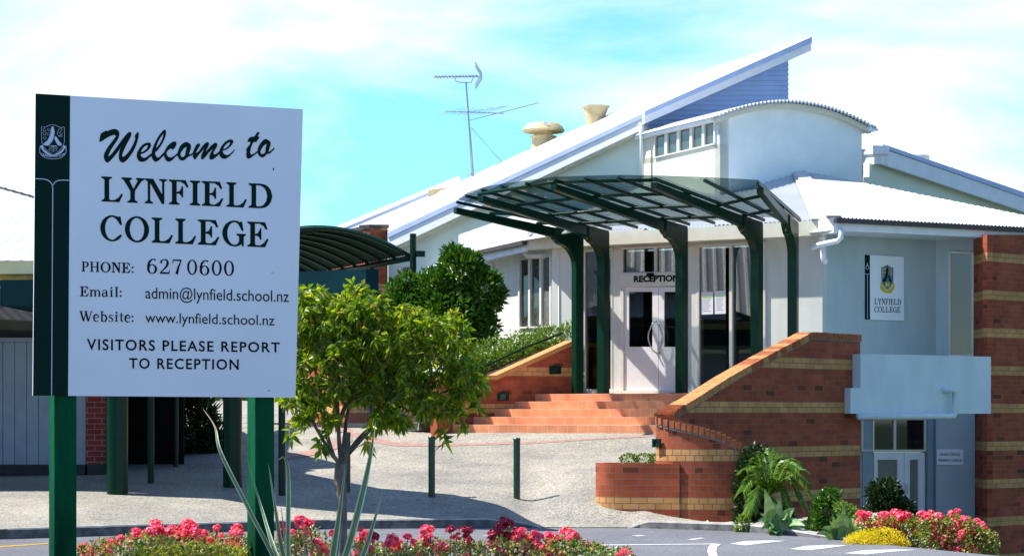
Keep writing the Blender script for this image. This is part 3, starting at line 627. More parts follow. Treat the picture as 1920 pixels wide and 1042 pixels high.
# upper raised roof
c1 = GP.hit(1208, 775); UP = Plane(c1+AX*.25, c1+AX*.25+SD); UPW = Plane(c1, c1+SD) if 0 else Plane(c1-AX*.45, c1-AX*.45+SD)
B1 = UP.hit(1208, 209); E = UP.hit(1521, 69.5); RU = Plane(B1, E, farR+V((0, 0, .35)))
corr('roof_sheet', [B1, E, RU.hit(1505, 73), RU.hit(1345, 124.5), RU.hit(1190, 192)], (B1-E), M['roof'], HALL, pitch=.25, amp=.012)
m = MB(); fasc(m, UP, [(1208, 218), (1521, 81), (1521, 95), (1208, 232.5)], .0, .08); m.build('fascia', M['white'], HALL)
m = MB(); fasc(m, UP, [(1208, 209), (1521, 69.5), (1521, 81), (1208, 218)], .03, .12); m.build('rake_flashing', M['flash'], HALL)
m = MB(); e0 = UP.hit(1521, 69.5); e1 = UP.hit(1521, 95); k_ = -UP.n*2.4; m.add([e0, e1, e1+k_, e0+k_], [(0, 1, 2, 3)]); m.build('end_fascia', M['flash'], HALL)
m = MB(); u0 = UP.hit(1225, 226); u1 = UP.hit(1519, 96); m.add([u0, u1, u1-UP.n*1.5, u0-UP.n*1.5], [(0, 1, 2, 3)]); m.build('soffit', M['flash'], HALL)
# weatherboards as overlapping boards
m = MB(); y = 262.0; k = 0; hgt = 9.2
while y > 108:
    xl = 1208 if y > 226 else 1208+(226-y)*2.28; y2 = y-hgt; xl2 = 1208 if y2 > 226 else 1208+(226-y2)*2.28
    xl = max(1208, xl-14); xl2 = max(1208, xl2-14)
    if xl2 < 1474:
        m.add([UPW.hit(xl, y, .045), UPW.hit(1477, y, .045), UPW.hit(1477, y2, .008), UPW.hit(xl2, y2, .008), UPW.hit(xl, y, .0), UPW.hit(1477, y, .0), UPW.hit(1477, y2, -.1), UPW.hit(xl2, y2, -.1)], [(0, 1, 2, 3), (0, 4, 5, 1), (1, 5, 6, 2), (2, 6, 7, 3)])
    y = y2
m.build('weatherboard_wall', M['weather'], HALL)
m = MB(); q0 = UPW.hit(1477, 262, .0); q1 = UPW.hit(1477, 112, .0); m.add([q0, q1, q1-UPW.n*3, q0-UPW.n*3], [(0, 1, 2, 3)]); m.build('end_wall', M['weather'], HALL)
m = MB(); m.tube([GP.hit(1206, 232, .12), GP.hit(1207, 260, .1), GP.hit(1207, 345, .1)], .035, 8); m.build('downpipe', M['white'], HALL, smooth=True)
# lower roof further back, with its dark gap
m = MB(); A0 = P(618, 436, 63); B0 = P(862, 338, 61); C0 = P(862, 329, 70); D0 = P(632, 424, 72)
m.prism([A0, P(655, 446, 62.7), P(862, 351, 61), C0, D0], V((0, 0, -.05))); m.build('rear_roof', M['roof'], HALL)
m = MB(); m.prism([P(620, 437, 62.9), P(804, 361, 61.6), P(804, 366, 61.6), P(640, 435, 62.9)], V((0, .08, 0))); m.build('rake_flashing', M['flash'], HALL)
PB_ = vplane(700, 62.2, 900, 60.4); m = MB(); fasc(m, PB_, [(803, 356.5), (853, 349), (815, 363), (803, 368)], 0, .1); m.build('skylight_opening', M['tan'], HALL)

# ---------------------------------------------------------------- right rear block
BK0 = P(1637, HY, 44.6); RBK = vplane(1637, 44.6, 1930, 46.6)
BK = thing('rear_classroom_block', 'pale classroom block with a thick white sloping roof edge right of the curved roof', 'building', BK0)
m = MB(); fasc(m, RBK, [(1637, 280), (1990, 402), (1990, 427), (1637, 309)], .25, .1); m.build('fascia', M['white'], BK)
m = MB(); fasc(m, RBK, [(1640, 273), (1990, 392), (1990, 402), (1640, 280)], .28, .14); m.build('rake_flashing', M['flash'], BK)
m = MB(); fasc(m, RBK, [(1630, 304), (1990, 422), (1990, 520), (1630, 520)], 0, .2); m.build('wall', M['plaster_green'], BK)
LBK = vplane(1603, 46.0, 1640, 44.36); LBW = vplane(1600, 46.6, 1631, 44.75)
m = MB(); fasc(m, LBW, [(1596, 300), (1631, 300), (1631, 420), (1596, 420)], 0, .2); m.build('wall', M['plaster'], BK)
m = MB(); fasc(m, LBK, [(1603, 291), (1639, 289), (1639, 308), (1603, 310)], 0, .3); m.build('fascia', M['white'], BK)
m = MB(); fasc(m, LBK, [(1605, 276), (1641, 273), (1641, 289), (1605, 291)], .05, .35); m.build('fascia', M['white'], BK)
RKt = RBK.hit(1640, 276, .25); RKe = RBK.hit(1990, 395, .25); kk = -RBK.n*5+V((0, 0, .0))
corr('roof_sheet', [RKt, RKe, RKe+kk, RKt+kk], RKe-RKt, M['roof'], BK, pitch=.2)
RKP = Plane(RKt, RKe, RKe+kk)

# ---------------------------------------------------------------- roof vents and aerial
def on(pl, px, py): return pl.hit(px, py)
p = P(1019, 262, 52.0); r = 52.0/F
t = thing('roof_ventilator', 'tan mushroom roof ventilator on the big white roof, with a wide domed cap', 'vent', p-V((0, 0, .25)), 'roof ventilators')
m = MB(); m.lathe(p, [(22*r, -.40), (22*r, 2*r), (25*r, 4*r), (25*r, 6*r)], 20); m.build('base', M['tan'], t)
m = MB(); m.lathe(p, [(19*r, 6*r), (17*r, 10*r), (20*r, 15*r), (19*r, 17*r)], 20); m.build('neck', M['tan'], t, smooth=.6)
m = MB(); m.lathe(p, [(38*r, 14*r), (40*r, 17*r), (36*r, 24*r), (30*r, 29*r), (12*r, 32*r), (.01, 32*r)], 20); m.build('cap', M['tan'], t, smooth=.5)
m = MB(); q = p+V((3*r, -36*r, 24*r)); m.box(q, (8*r, .02, 9*r)); m.build('sticker', M['white'], t)
p = P(1117, 224, 50.0); r = 50.0/F
t = thing('roof_ventilator', 'tan flared bowl-shaped ventilator higher up the big white roof', 'vent', p-V((0, 0, .2)), 'roof ventilators')
m = MB(); m.lathe(p, [(15*r, -.35), (17*r, 2*r), (20*r, 12*r), (23*r, 20*r), (26*r, 23*r)], 20); m.build('bowl', M['tan'], t, smooth=.5)
m = MB(); m.lathe(p, [(26*r, 23*r), (26.5*r, 24.5*r), (20*r, 25.5*r), (.01, 25.6*r)], 20); m.build('rim', M['vent_white'], t, smooth=.5)
p = P(1716, 304, 48.5); r = 48.5/F
t = thing('roof_ventilator', 'off-white low domed ventilator on the right rear roof', 'vent', p-V((0, 0, .3)), 'roof ventilators')
m = MB(); m.lathe(p, [(13*r, -.4), (13*r, 4*r), (18*r, 5*r)], 20); m.build('neck', M['vent_white'], t)
m = MB(); m.lathe(p, [(25*r, 3*r), (27*r, 5*r), (26*r, 11*r), (18*r, 17*r), (.01, 18.5*r)], 20); m.build('cap', M['vent_white'], t, smooth=.5)
p = P(1783, 326, 48); r = 48/F; m = MB(); m.lathe(p, [(1.5*r, -.3), (1.5*r, 4*r), (4*r, 7*r), (3.5*r, 13*r), (.5*r, 15*r)], 12)
setp(m.build('vent_pipe', M['white'], smooth=True), 'small white pipe cap standing on the right rear roof edge', 'vent')
AD = 53.0; b0 = P(884, 331, AD)
t = thing('television_aerial', 'tall grey aerial mast with two antenna heads standing on the big white roof', 'aerial', b0)
m = MB(); m.tube([P(886, 334, AD), P(880, 240, AD), P(874, 156, AD)], [.026, .022, .018], 8); m.tube([P(889, 333, AD), P(881, 240, AD)], .013, 6); m.tube([P(878, 334, AD), P(878, 327, AD), P(882, 325, AD), P(885, 330, AD)], .015, 6); m.build('mast', M['alum'], t, smooth=True)
m = MB(); m.tube([P(884, 240, AD), P(912, 272, AD), P(941, 304, AD+.5)], .008, 5); m.build('guy_wire', M['alum'], t)
m = MB(); m.tube([P(813, 145, AD), P(900, 143, AD)], .016, 6)
for i in range(13):
    x = 818+i*6.3; c = P(x, 144.5-i*.1, AD); m.tube([c+V((-.03, -.25, 0)), c+V((.03, .25, 0))], .009, 5); m.box(c, (.04, .04, .04))
for s in (-1, 1):
    for j in range(6):
        c = P(903-j*2.2*1.0, 142-s*(3+j*3.4), AD); m.tube([c+V((0, -.45, 0)), c+V((0, .45, 0))], .008, 4)
    for yy in (-.4, -.1, .2, .45):
        a_ = P(904, 142, AD); b_ = P(891, 142-s*21, AD); m.tube([a_+V((0, yy, 0)), b_+V((0, yy, 0))], .008, 4)
m.tube([P(854, 146, AD), P(854, 152, AD), P(862, 155, AD), P(884, 155, AD), P(887, 146, AD)], .012, 6); m.build('upper_antenna', M['alum'], t)
m = MB(); m.tube([P(835, 209, AD), P(945, 213, AD)], .014, 6)
for x, ln, ty in ((838, 45, -4), (852, 50, -3), (866, 55, -2), (880, 62, -6), (893, 68, -8), (905, 60, -8), (916, 52, -9)):
    m.tube([P(x-ln*.35, 211+3+abs(ty)*.3, AD-.5), P(x+ln*.75, 211+ty-4, AD+.5)], .005, 5)
m.tube([P(880, 226, AD), P(1010, 193, AD+.8)], .009, 5); m.build('lower_antenna', M['alum'], t)
# ---------------------------------------------------------------- steps and brick walls
uF = WF.u; nF = WF.n
SA = P(849, HY, 39.1); SA.z = 0
ST = thing('entrance_steps', 'flight of five terracotta tiled steps leading up to the glass entrance', 'steps', SA+V((0, 0, 1.2)))
WLp = vplane(849, 39.1, 1003, 40.1)
for i in range(5):
    a = SA+uF*(-.0)-nF*(.41*i)
    # left end where the tread line meets the side wall
    d1 = (a-WLp.o).dot(WLp.n); t = -d1/uF.dot(WLp.n); a = a+uF*t-WLp.u*0
    b = SA-nF*(.41*i)+uF*5.3; z = 1.258+.142*(i+1)
    back = -nF*(.9 if i < 4 else 3.0)
    m = MB(); q = [V((p.x, p.y, z)) for p in (a, b, b+back, a+back)]
    m.prism([q[0], q[1], q[2], q[3]], V((0, 0, -.6)))
    s = m.build('step', M['tile'], ST, uvf=lambda p: (p.dot(uF)+(i % 2)*.07, p.z))
# left stair wall
wl_ = [(820, 713), (930, 711), (1072, 647), (1075, 800), (820, 830)]
LWALL = thing('brick_stair_wall', 'low red brick wall with cream bands and sloping top on the left side of the steps', 'brick wall', WLp.hit(940, 800))
m = MB(); m.prism([WLp.hit(x, y) for x, y in wl_], -WLp.n*.24); m.build('wall', M['brick'], LWALL, uvf=WLp.uv)
m = MB(); m.prism([WLp.hit(x, y, .02) for x, y in ((818, 705), (930, 703), (1074, 638), (1074, 647), (932, 711.5), (818, 713.5))], -WLp.n*.34); m.build('coping', M['cope'], LWALL, bevel=.01)
m = MB(); e = vplane(790, 41.0, 820.5, 38.97); m.prism([e.hit(795, 708), e.hit(820.4, 708), e.hit(820.4, 830), e.hit(795, 826)], -e.n*.1); m.build('wall', M['brick'], LWALL, uvf=e.uv)
def wall_light(pl, x0, y0, x1, y1, label):
    c = pl.hit((x0+x1)/2, (y0+y1)/2); t = thing('wall_light', label, 'light', c, 'square lights set in the brick walls')
    m = MB(); a = 3
    for r_ in (rect(x0, y0, x1, y0+a), rect(x0, y1-a, x1, y1), rect(x0, y0+a, x0+a, y1-a), rect(x1-a, y0+a, x1, y1-a)): m.prism([pl.hit(x, y, .04) for x, y in r_], -pl.n*.038)
    m.build('housing', M['green'], t)
    m = MB(); m.prism([pl.hit(x, y, .02) for x, y in rect(x0+a, y0+a, x1-a, y1-a)], -pl.n*.018); m.build('lens', M['light_glass'], t)
wall_light(WLp, 933, 736, 952, 751, 'small square recessed light low on the left stair wall, beside the lower steps')
wall_light(WLp, 1030, 686, 1050, 701, 'small square recessed light higher on the left stair wall, near the first green column')
m = MB(); hp = [WLp.hit(840, 690, -.35), WLp.hit(914, 690, -.35), WLp.hit(930, 685, -.35), WLp.hit(1000, 652, -.35), WLp.hit(1074, 623, -.35)]
t = thing('handrail', 'thin dark green pipe handrail running up beside the hedge', 'handrail', hp[0]-V((0, 0, .3)))
m.tube(hp, .021, 10); m.build('rail', M['green'], t, smooth=True)
for x, y0, y1 in ((924, 688, 706), (1000, 653, 672), (870, 690, 707)):
    m = MB(); m.tube([WLp.hit(x, y0, -.35), WLp.hit(x, y0, -.35)-V((0, 0, (y1-y0)*.01)), WLp.hit(x, y1, -.14)-V((0, 0, .02))], .010, 8); m.build('bracket', M['green'], t)
# right stair wall: runs out from the entrance, then hooks round its nose back to the right
PTH = [(5.56,34.68,2.88),(5.1,34.18,2.88),(4.64,33.68,2.88),(4.5,33.53,2.82),(3.9,32.89,2.53),(3.2,32.13,2.17),(2.70,31.59,1.88),(2.42,31.27,1.73),(2.25,31.02,1.63),(2.2,30.83,1.57),(2.27,30.66,1.515),(2.45,30.55,1.46),(2.68,30.48,1.40),(2.95,30.45,1.32),(3.15,30.45,1.22),(3.25,30.46,1.15)]
def catmull(pts, n):
    out = []
    for i in range(len(pts)-1):
        p0 = V(pts[max(i-1, 0)]); p1 = V(pts[i]); p2 = V(pts[i+1]); p3 = V(pts[min(i+2, len(pts)-1)])
        for k in range(n):
            t = k/n; out.append(.5*((2*p1)+(-p0+p2)*t+(2*p0-5*p1+4*p2-p3)*t*t+(-p0+3*p1-3*p2+p3)*t**3))
    out.append(V(pts[-1])); return out
def resample(pts, step):
    d = [0]
    for a, b in zip(pts, pts[1:]): d.append(d[-1]+(b-a).length)
    n = int(d[-1]/step); out = []; j = 0
    for i in range(n+1):
        s = d[-1]*i/n
        while j < len(d)-2 and d[j+1] < s: j += 1
        out.append(pts[j].lerp(pts[j+1], (s-d[j])/max(1e-9, d[j+1]-d[j])))
    return out
def tang(p, i):
    a = p[max(i-1, 0)]; b = p[min(i+1, len(p)-1)]; t = V((b.x-a.x, b.y-a.y, 0)).normalized(); return t, V((-t.y, t.x, 0))
def wallpath(name, pts, hw, drop, zb, mt, parent, ustart=0.0):
    me = bpy.data.meshes.new(name); u = ustart; us = []
    for i, p in enumerate(pts):
        if i: u += (V((p.x, p.y, 0))-V((pts[i-1].x, pts[i-1].y, 0))).length
        us.append(u)
    m = MB(); UV = {}
    for i, p in enumerate(pts):
        t, n = tang(pts, i)
        for s in (-1, 1):
            for z in (zb, p.z-drop): m.v.append(V((p.x, p.y, 0))+n*hw*s+V((0, 0, z)))
    for i in range(len(pts)-1):
        a = 4*i; b = 4*(i+1)
        m.f += [[a, a+1, b+1, b], [b+2, b+3, a+3, a+2], [a+1, a+3, b+3, b+1]]; m.m += [0, 0, 0]
    m.f += [[0, 2, 3, 1], [4*len(pts)-4, 4*len(pts)-3, 4*len(pts)-1, 4*len(pts)-2]]; m.m += [0, 0]
    uvl = [(us[i//4], m.v[i].z) for i in range(len(m.v))]
    it = iter(uvl); o = m.build(name, mt, parent, uvf=lambda p: next(it)); return o, us[-1]
RW_ = thing('brick_stair_wall', 'tall red and cream banded brick wall with raked top curling round at its foot, right of the steps', 'brick wall', V((3.5, 32, 0)))
fine = resample(catmull(PTH, 10), .04)
si = min(range(len(fine)), key=lambda i: (fine[i]-V((2.5, 31.36, 1.77))).length)
o_, ue = wallpath('wall', fine[:si+1], .12, .10, -1.4, M['brick'], RW_)
wallpath('curved_end', fine[si:], .12, .10, -1.4, M['brick_hook'], RW_, ue)
cp_ = resample(catmull(PTH, 10), .0785); m = MB()
for i, p in enumerate(cp_[:-1]):
    q = cp_[i+1]; c = (p+q)/2; t = (q-p).normalized(); t2 = V((t.x, t.y, 0)).normalized(); n = V((-t2.y, t2.x, 0)); hook = i*.0785 > (len(cp_)*.0785-1.9)
    if hook: t = t2; c = c+V((0, 0, .01))
    up = t.cross(n); up = up if up.z > 0 else -up; L_ = (q-p).length*.455; wd = .15; jz = random.uniform(-.0015, .0015)
    if hook: L_ = .036
    vs_ = [c+t*(a*L_)+n*(b*wd)+up*(d*.05-.05+jz) for d in (-1, 1) for a, b in ((-1, -1), (1, -1), (1, 1), (-1, 1))]
    k = 0 if hook or i < 18 else (1 if i > 38 or random.random() < .35 else 0)
    m.add(vs_, [(3, 2, 1, 0), (4, 5, 6, 7), (0, 1, 5, 4), (1, 2, 6, 5), (2, 3, 7, 6), (3, 0, 4, 7)], k)
M['cope_y'] = mat('coping_brick_yellow', (.56, .27, .10), .8, .15, 14, .4, 80, spec=.2); M['cope_r'] = mat('coping_brick_red', (.40, .125, .052), .8, .2, 14, .4, 80, spec=.2)
m.build('coping', [M['cope_r'], M['cope_y']], RW_)
m = MB()
for i, p in enumerate(cp_[:-1]):
    q = cp_[i+1]; t2 = V((q.x-p.x, q.y-p.y, 0)).normalized(); n = V((-t2.y, t2.x, 0)); h = V((0, 0, .012)); dz = V((0, 0, .11))
    m.prism([p+n*.142-h-dz, q+n*.142-h-dz, q+n*.142-h, p+n*.142-h], -n*.284)
m.build('mortar_bed', mat('mortar', (.22, .19, .16), .9), RW_)
pl = Plane(V((2.085, 31.0, 0)), V((2.12, 30.72, 0))); pl = vplane(1220, 30.74, 1245, 30.55)
wall_light(pl, 1226, 822, 1240, 838, 'square green framed light on the curled end of the right brick wall')
# planter
PL = [(2.40,30.46,.885),(2.1,30.53,.885),(1.75,30.60,.885),(1.5,30.66,.885),(1.36,30.74,.885),(1.28,30.88,.885),(1.28,31.06,.885),(1.38,31.2,.885),(1.6,31.27,.885),(2.12,31.3,.885)]
PT = thing('brick_planter', 'low round-ended brick planter box at the foot of the right stair wall', 'planter', V((1.7, 30.9, 0)))
pf = resample(catmull(PL, 8), .04); k = [i for i, p in enumerate(pf) if p.x < 1.52][0]
wallpath('wall', pf[:k+1], .055, 0, -.3, M['brick'], PT); wallpath('rounded_end', pf[k:], .055, 0, -.3, M['brick_hook'], PT)
m = MB(); m.add([V((p.x, p.y, .80)) for p in pf], [tuple(range(len(pf)))]); m.build('soil', M['soil'], PT)

# ---------------------------------------------------------------- entrance canopy
CN = thing('entrance_canopy', 'dark green steel canopy with five bent columns and tinted glass panels over the entrance', 'canopy', P(1278, 735, 39))
LZ2 = 1.258+.71
roots = [(1083, 40.25), (1131, 39.9), (1278, 38.95), (1419, 38.1), (1487, 38.15)]
R5 = []
for px, D in roots: p = P(px, HY, D); R5.append(V((p.x, p.y, 4.98)))
tips = [P(853, 391, 38.95), P(901, 369, 37.1), P(1038, 347, 36.35), P(1226, 344, 35.4), P(1425, 353, 36.0)]
for i, (r, t) in enumerate(zip(R5, tips)):
    r = V(r); hd_ = V((t.x-r.x, t.y-r.y, 0)).normalized(); sd = V((-hd_.y, hd_.x, 0)); wdt = .085
    dpt = .088
    # column: rectangular section, deep along the arm, knee bracket curving into it
    prof = []  # (along, z) outline in the arm's vertical plane
    a0, a1 = -dpt, dpt; L_ = (V((t.x, t.y, 0))-V((r.x, r.y, 0))).length; zt = t.z; zr = 4.99
    sl2 = (zt-zr)/L_
    cpts = [(a0, LZ2-.02), (a1, LZ2-.02), (a1, 4.35)]
    for j in range(1, 9): an = j/8*PI/2; cpts.append((a1+.42*(1-math.cos(an)), 4.35+.42*math.sin(an)+.02))
    x_ = a1+.42; armb = zr+sl2*x_-.17
    cpts[-1] = (x_+.05, zr+sl2*(x_+.05)-.17)
    z_e = zr+sl2*L_
    colp = cpts+[(x_+.05, zr+sl2*(x_+.05)+.02), (a0+.02, zr+.03), (a0, zr-.02)]
    m = MB(); m.prism([V((r.x, r.y, 0))+hd_*a+sd*(wdt)+V((0, 0, z)) for a, z in colp], -sd*(2*wdt)); m.build('column', M['green'], CN, bevel=.012)
    m = MB(); ap = [(x_+.05, zr+sl2*(x_+.05)-.165), (L_, z_e-.085), (L_, z_e+.02), (x_+.05, zr+sl2*(x_+.05)+.02)]
    m.prism([V((r.x, r.y, 0))+hd_*a+sd*.06+V((0, 0, z)) for a, z in ap], -sd*.12); m.build('arm', M['green'], CN, bevel=.01)
    b = V((r.x, r.y, LZ2-.01)); m = MB(); m.box(b+V((0, 0, .012)), (.32, .32, .02), math.atan2(hd_.y, hd_.x)); m.build('base_plate', M['green'], CN)
    m = MB(); q = V((r.x, r.y, 0))+hd_*(a1+.42)+V((0, 0, zr+sl2*.5-.17)); m.tube([q, q-V((0, 0, .05)), q-V((0, 0, .09))+hd_*.03, q-V((0, 0, .06))+hd_*.06], .006, 5); m.build('hook', M['steel'], CN)
rt = [1083, 1107, 1131, 1180, 1229, 1278, 1325, 1372, 1419, 1453, 1487]
def Dr(px):
    for (a, b), (c, d) in zip(roots, roots[1:]):
        if a <= px <= c: return b+(d-b)*(px-a)/(c-a)
rtop = []
for px in rt: p = P(px, HY, Dr(px)); bk_ = nF*-.32; rtop.append(V((p.x, p.y, 5.075))+bk_)
tt = [(856,379,39.2),(873,367,38.3),(903,356.5,37.3),(939,350,36.95),(986,344,36.55),(1039,337.5,36.1),(1096,335.5,35.75),(1158,334,35.45),(1226,335,35.15),(1321,338,35.25),(1421,343.5,35.75)]
ttip = [P(*q) for q in tt]
for a, b in zip(rtop, ttip):
    m = MB(); m.bar(a, b, .045, .05); m.build('rafter', M['green'], CN)
for i in range(10):
    a, b, c, d = rtop[i], rtop[i+1], ttip[i+1], ttip[i]; up = V((0, 0, .05)); g = []
    m = MB()
    for j in range(2):
        t0, t1 = (0, .985) if 0 else ((0, .49) if j == 0 else (.5, .99))
        q = [a.lerp(d, t0), b.lerp(c, t0), b.lerp(c, t1), a.lerp(d, t1)]
        m.add([x+up for x in q]+[x+up*1.24 for x in q], [(0, 1, 2, 3), (7, 6, 5, 4), (0, 4, 5, 1), (1, 5, 6, 2), (2, 6, 7, 3), (3, 7, 4, 0)])
    m.build('glass_panel', M['canopy_glass'], CN)
# purlins: round tubes resting on the arms, parallel to the wall
def armpt(i, px=None, line=None): pass
def onarm(i, t): return R5[i].lerp(tips[i], t)+V((0, 0, .0))
def isect(i, o):  # parameter on arm i where it crosses the line through o parallel to the wall
    a = R5[i]; b = tips[i]; n = V((-uF.y, uF.x, 0)); return (o-a).dot(n)/(b-a).dot(n)
for t in (1.0, .69, .40, .14):
    o = onarm(3, t); pts = []
    for i in range(5):
        k = isect(i, o)
        if -.05 <= k <= 1.06: pts.append(onarm(i, min(k, 1.0))+V((0, 0, .055)))
    if len(pts) >= 2:
        s = (pts[-1]-pts[-2]).normalized(); pts[-1] += s*.06; s = (pts[0]-pts[1]).normalized(); pts[0] += s*.06
        m = MB(); m.tube(pts, .03, 10); m.build('purlin', M['green'], CN, smooth=True)
# end glass strip on the right
# camera over the door
q = WF.hit(1226, 515, .16); t = thing('security_camera', 'small dark security camera fixed above the RECEPTION sign', 'camera', q)
m = MB(); m.box(q, (.13, .09, .05), .3); m.box(q+V((0, .04, -.05)), (.04, .04, .06)); m.build('housing', M['letter_black'], t, bevel=.008)
for k, (x0, x1) in enumerate(((1112, 1125), (1142, 1151))):
    q = WF.hit((x0+x1)/2, 731, .25); m = MB(); m.box((q.x, q.y, LZ2+.035), ((x1-x0)*.0098, .12, .07), -.5); m.lathe((q.x, q.y, LZ2+.068), [(.03, 0), (.03, .02), (.02, .03)], 12)
    setp(m.build('door_stop', M['white'], bevel=.008), ['small white block on the landing between the first two green columns', 'small white block on the landing just right of the second green column'][k], 'door stop', 'white blocks on the landing')

# ---------------------------------------------------------------- bollards
def bollard(b):
    t = thing('bollard', '', 'bollard', b, 'dark green bollards across the forecourt')
    m = MB(); m.lathe(b, [(.05, -.06), (.05, .86)], 24); m.build('post', M['bollard'], t, smooth=.6)
    m = MB(); m.lathe(b, [(.053, .86), (.053, .892), (.046, .902), (.02, .906), (.002, .906)], 24); m.build('cap', M['bollard'], t, smooth=.6); return t
b0 = bollard(gpix(809.5, 931)); b0['label'] = 'dark green round bollard standing in the middle of the forecourt, between tree and planter'
def dup(t, loc, label):
    c = t.copy(); C.objects.link(c); c.location = loc; c['label'] = label
    for ch in t.children: d = ch.copy(); C.objects.link(d); d.parent = c
    return c
bpy.context.view_layer.update()
dup(b0, gpix(969, 934), 'dark green round bollard nearest the brick planter'); dup(b0, gpix(651, 922), 'dark green round bollard seen behind the young tree trunk')

# ---------------------------------------------------------------- left building
LB = thing('left_classroom_building', 'low blue-grey boarded building with white corrugated roof at the left edge', 'building', (-8, 33.8, .5))
lw = 34.0; zb = .2
m = MB(); n = 24
for i in range(40):
    x0 = -14+i*.19; 
    if x0 > -6.75: break
    m.box((x0+.09, lw+.05, 1.62), (.178, .1, 2.25-.0), m=0); 
m.box((-10.4, lw+.06, 1.6), (7.4, .08, 2.2)); m.build('boarded_wall', M['board'], LB)
m = MB(); m.box((-10.4, lw-.02, .4), (7.3, .2, .78)); m.build('plinth', M['plinth'], LB)
m = MB(); m.box((-10.4, lw+.02, 2.775), (7.4, .2, .06)); m.box((-10.4, lw+.02, 3.45), (7.4, .2, .28)); 
for x in (-14, -12.2, -10.4, -8.75, -6.72): m.box((x, lw+.02, 3.05), (.07, .16, .5))
m.build('window_frame', M['board'], LB)
m = MB(); m.box((-10.4, lw+.08, 3.06), (7.3, .02, .52)); m.build('window', M['dark_glass'], LB)
m = MB(); m.box((-10.0, 31.78, 3.77), (8.0, .12, .19)); m.build('fascia', M['board_cream'], LB)
m = MB(); m.box((-10.0, 31.92, 3.64), (8.0, .1, .09)); m.build('trim', M['yellow_trim'], LB)
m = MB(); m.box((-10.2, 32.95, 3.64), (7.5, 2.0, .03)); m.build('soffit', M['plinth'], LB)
eL = V((-16, 31.7, 3.87)); eR = V((-5.98, 31.7, 3.87)); RLp = Plane(eL, eR, P(0, 350, 38.5))
q1 = RLp.hit(255, 421); q0 = RLp.hit(-200, 294)
corr('roof_sheet', [eL, eR, q1, q0], V((0, -1, -.3)), M['roof'], LB, pitch=.2, amp=.007)
sd_ = [V((-5.98, 32.3, 3.87)), V((-5.98, 44, 3.87)), V((-8.3, 44, 6.5)), V((-8.3, 37.6, 6.5))]
corr('roof_sheet', sd_, V((1, 0, -1.13)), M['roof'], LB, pitch=.2, amp=.02)
bk1 = V((q1.x+.3, q1.y+6, 3.9)); bk0 = V((q0.x, q0.y+6, 3.9)); m = MB(); m.add([q0, q1, q1+V((0, 7, -2.2)), q0+V((0, 7, -2.2))], [(0, 1, 2, 3)]); m.build('roof_sheet', M['roof'], LB)
m = MB(); m.bar(q0+V((0, 0, .06)), q1+V((0, 0, .03)), .3, .012); m.build('ridge_cap', M['roof'], LB)
m = MB(); m.box((-6.62, lw+.0, 1.75), (.30, .22, 2.5)); mm_ = m
m.build('brick_pier', M['brick_pier'], LB, uvf=lambda p: (p.x+p.y, p.z))
m = MB(); m.box((-6.86, lw-.02, 1.75), (.16, .1, 2.5)); m.build('corner_board', M['board'], LB)
m = MB(); m.box((-6.62, lw+.0, .4), (.32, .24, .8)); m.build('plinth', M['plinth'], LB)
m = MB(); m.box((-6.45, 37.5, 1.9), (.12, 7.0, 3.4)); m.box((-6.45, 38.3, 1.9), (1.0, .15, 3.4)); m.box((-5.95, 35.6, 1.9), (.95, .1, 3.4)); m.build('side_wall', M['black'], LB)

# block across the yard, seen only as the corrugated roof mirrored in the entrance glass
e1 = V((-12.4, 29.9, 3.4)); rd = V((-.84, -.54, 0)); sd2 = V((-.54, .84, 0))
YB = thing('yard_classroom_block', 'corrugated-roofed block across the yard, seen only mirrored in the entrance windows', 'building', (-16, 27, 0))
a, b = e1-sd2*9, e1+sd2*4; up_ = rd*6.5+V((0, 0, 4.4))
corr('roof_sheet', [a, b, b+up_, a+up_], -rd-V((0, 0, .68)), M['roof'], YB, pitch=.3, amp=.035)
m = MB(); wa, wb = a+rd*.6-V((0, 0, 3.5)), b+rd*.6-V((0, 0, 3.5)); m.prism([wa, wb, wb+V((0, 0, 3.6)), wa+V((0, 0, 3.6))], rd*5); m.build('wall', M['board'], YB)
m = MB(); m.bar(a+V((0, 0, -.05)), b+V((0, 0, -.05)), .08, .2); m.build('fascia', M['board_cream'], YB)
# covered walkway: a curved flat canopy on round columns
AWN = thing('covered_walkway', 'curved flat walkway canopy with blue-green fascia on round dark green columns', 'canopy', (-4.5, 33, .6))
pl_ = [(-7.6,31.9),(-6.5,31.7),(-5.9,31.15),(-4.9,30.8),(-4,30.5),(-3.2,30.15),(-2.5,29.75),(-2.0,29.45),(-1.83,29.5),(-1.85,29.75),(-2.1,30.5),(-2.55,31.5),(-3.1,32.3),(-4.2,32.95),(-5.65,35.0),(-4.6,35.4),(-5.95,38.0),(-7.2,38.0),(-7.2,33.95),(-7.6,33.9)]
m = MB(); m.prism([(x, y-.22, 3.58) for x, y in pl_], (0, 0, -.38)); m.build('fascia', M['fascia_green'], AWN)
m = MB(); m.prism([(x*1.0, y-.22, 3.24) for x, y in [(a+(.12 if a < -4 else -.12), b+.1) for a, b in pl_[2:12]]], (0, 0, -.06)); m.build('soffit', M['board'], AWN)
for px, py, r in ((220, 925, .155), (436, 912, .145)):
    g_ = gpix(px, py); m = MB(); m.lathe(g_, [(r, -.1), (r, 3.22-g_.z)], 28); m.build('column', M['green'], AWN, smooth=.6)
for px, py, r in ((528.5, 928, .052), (283, 905, .05), (330, 875, .04)):
    g_ = gpix(px, py); m = MB(); m.lathe(g_, [(r, -.1), (r, 3.22-g_.z)], 16); m.build('pole', M['green'], AWN, smooth=.6)

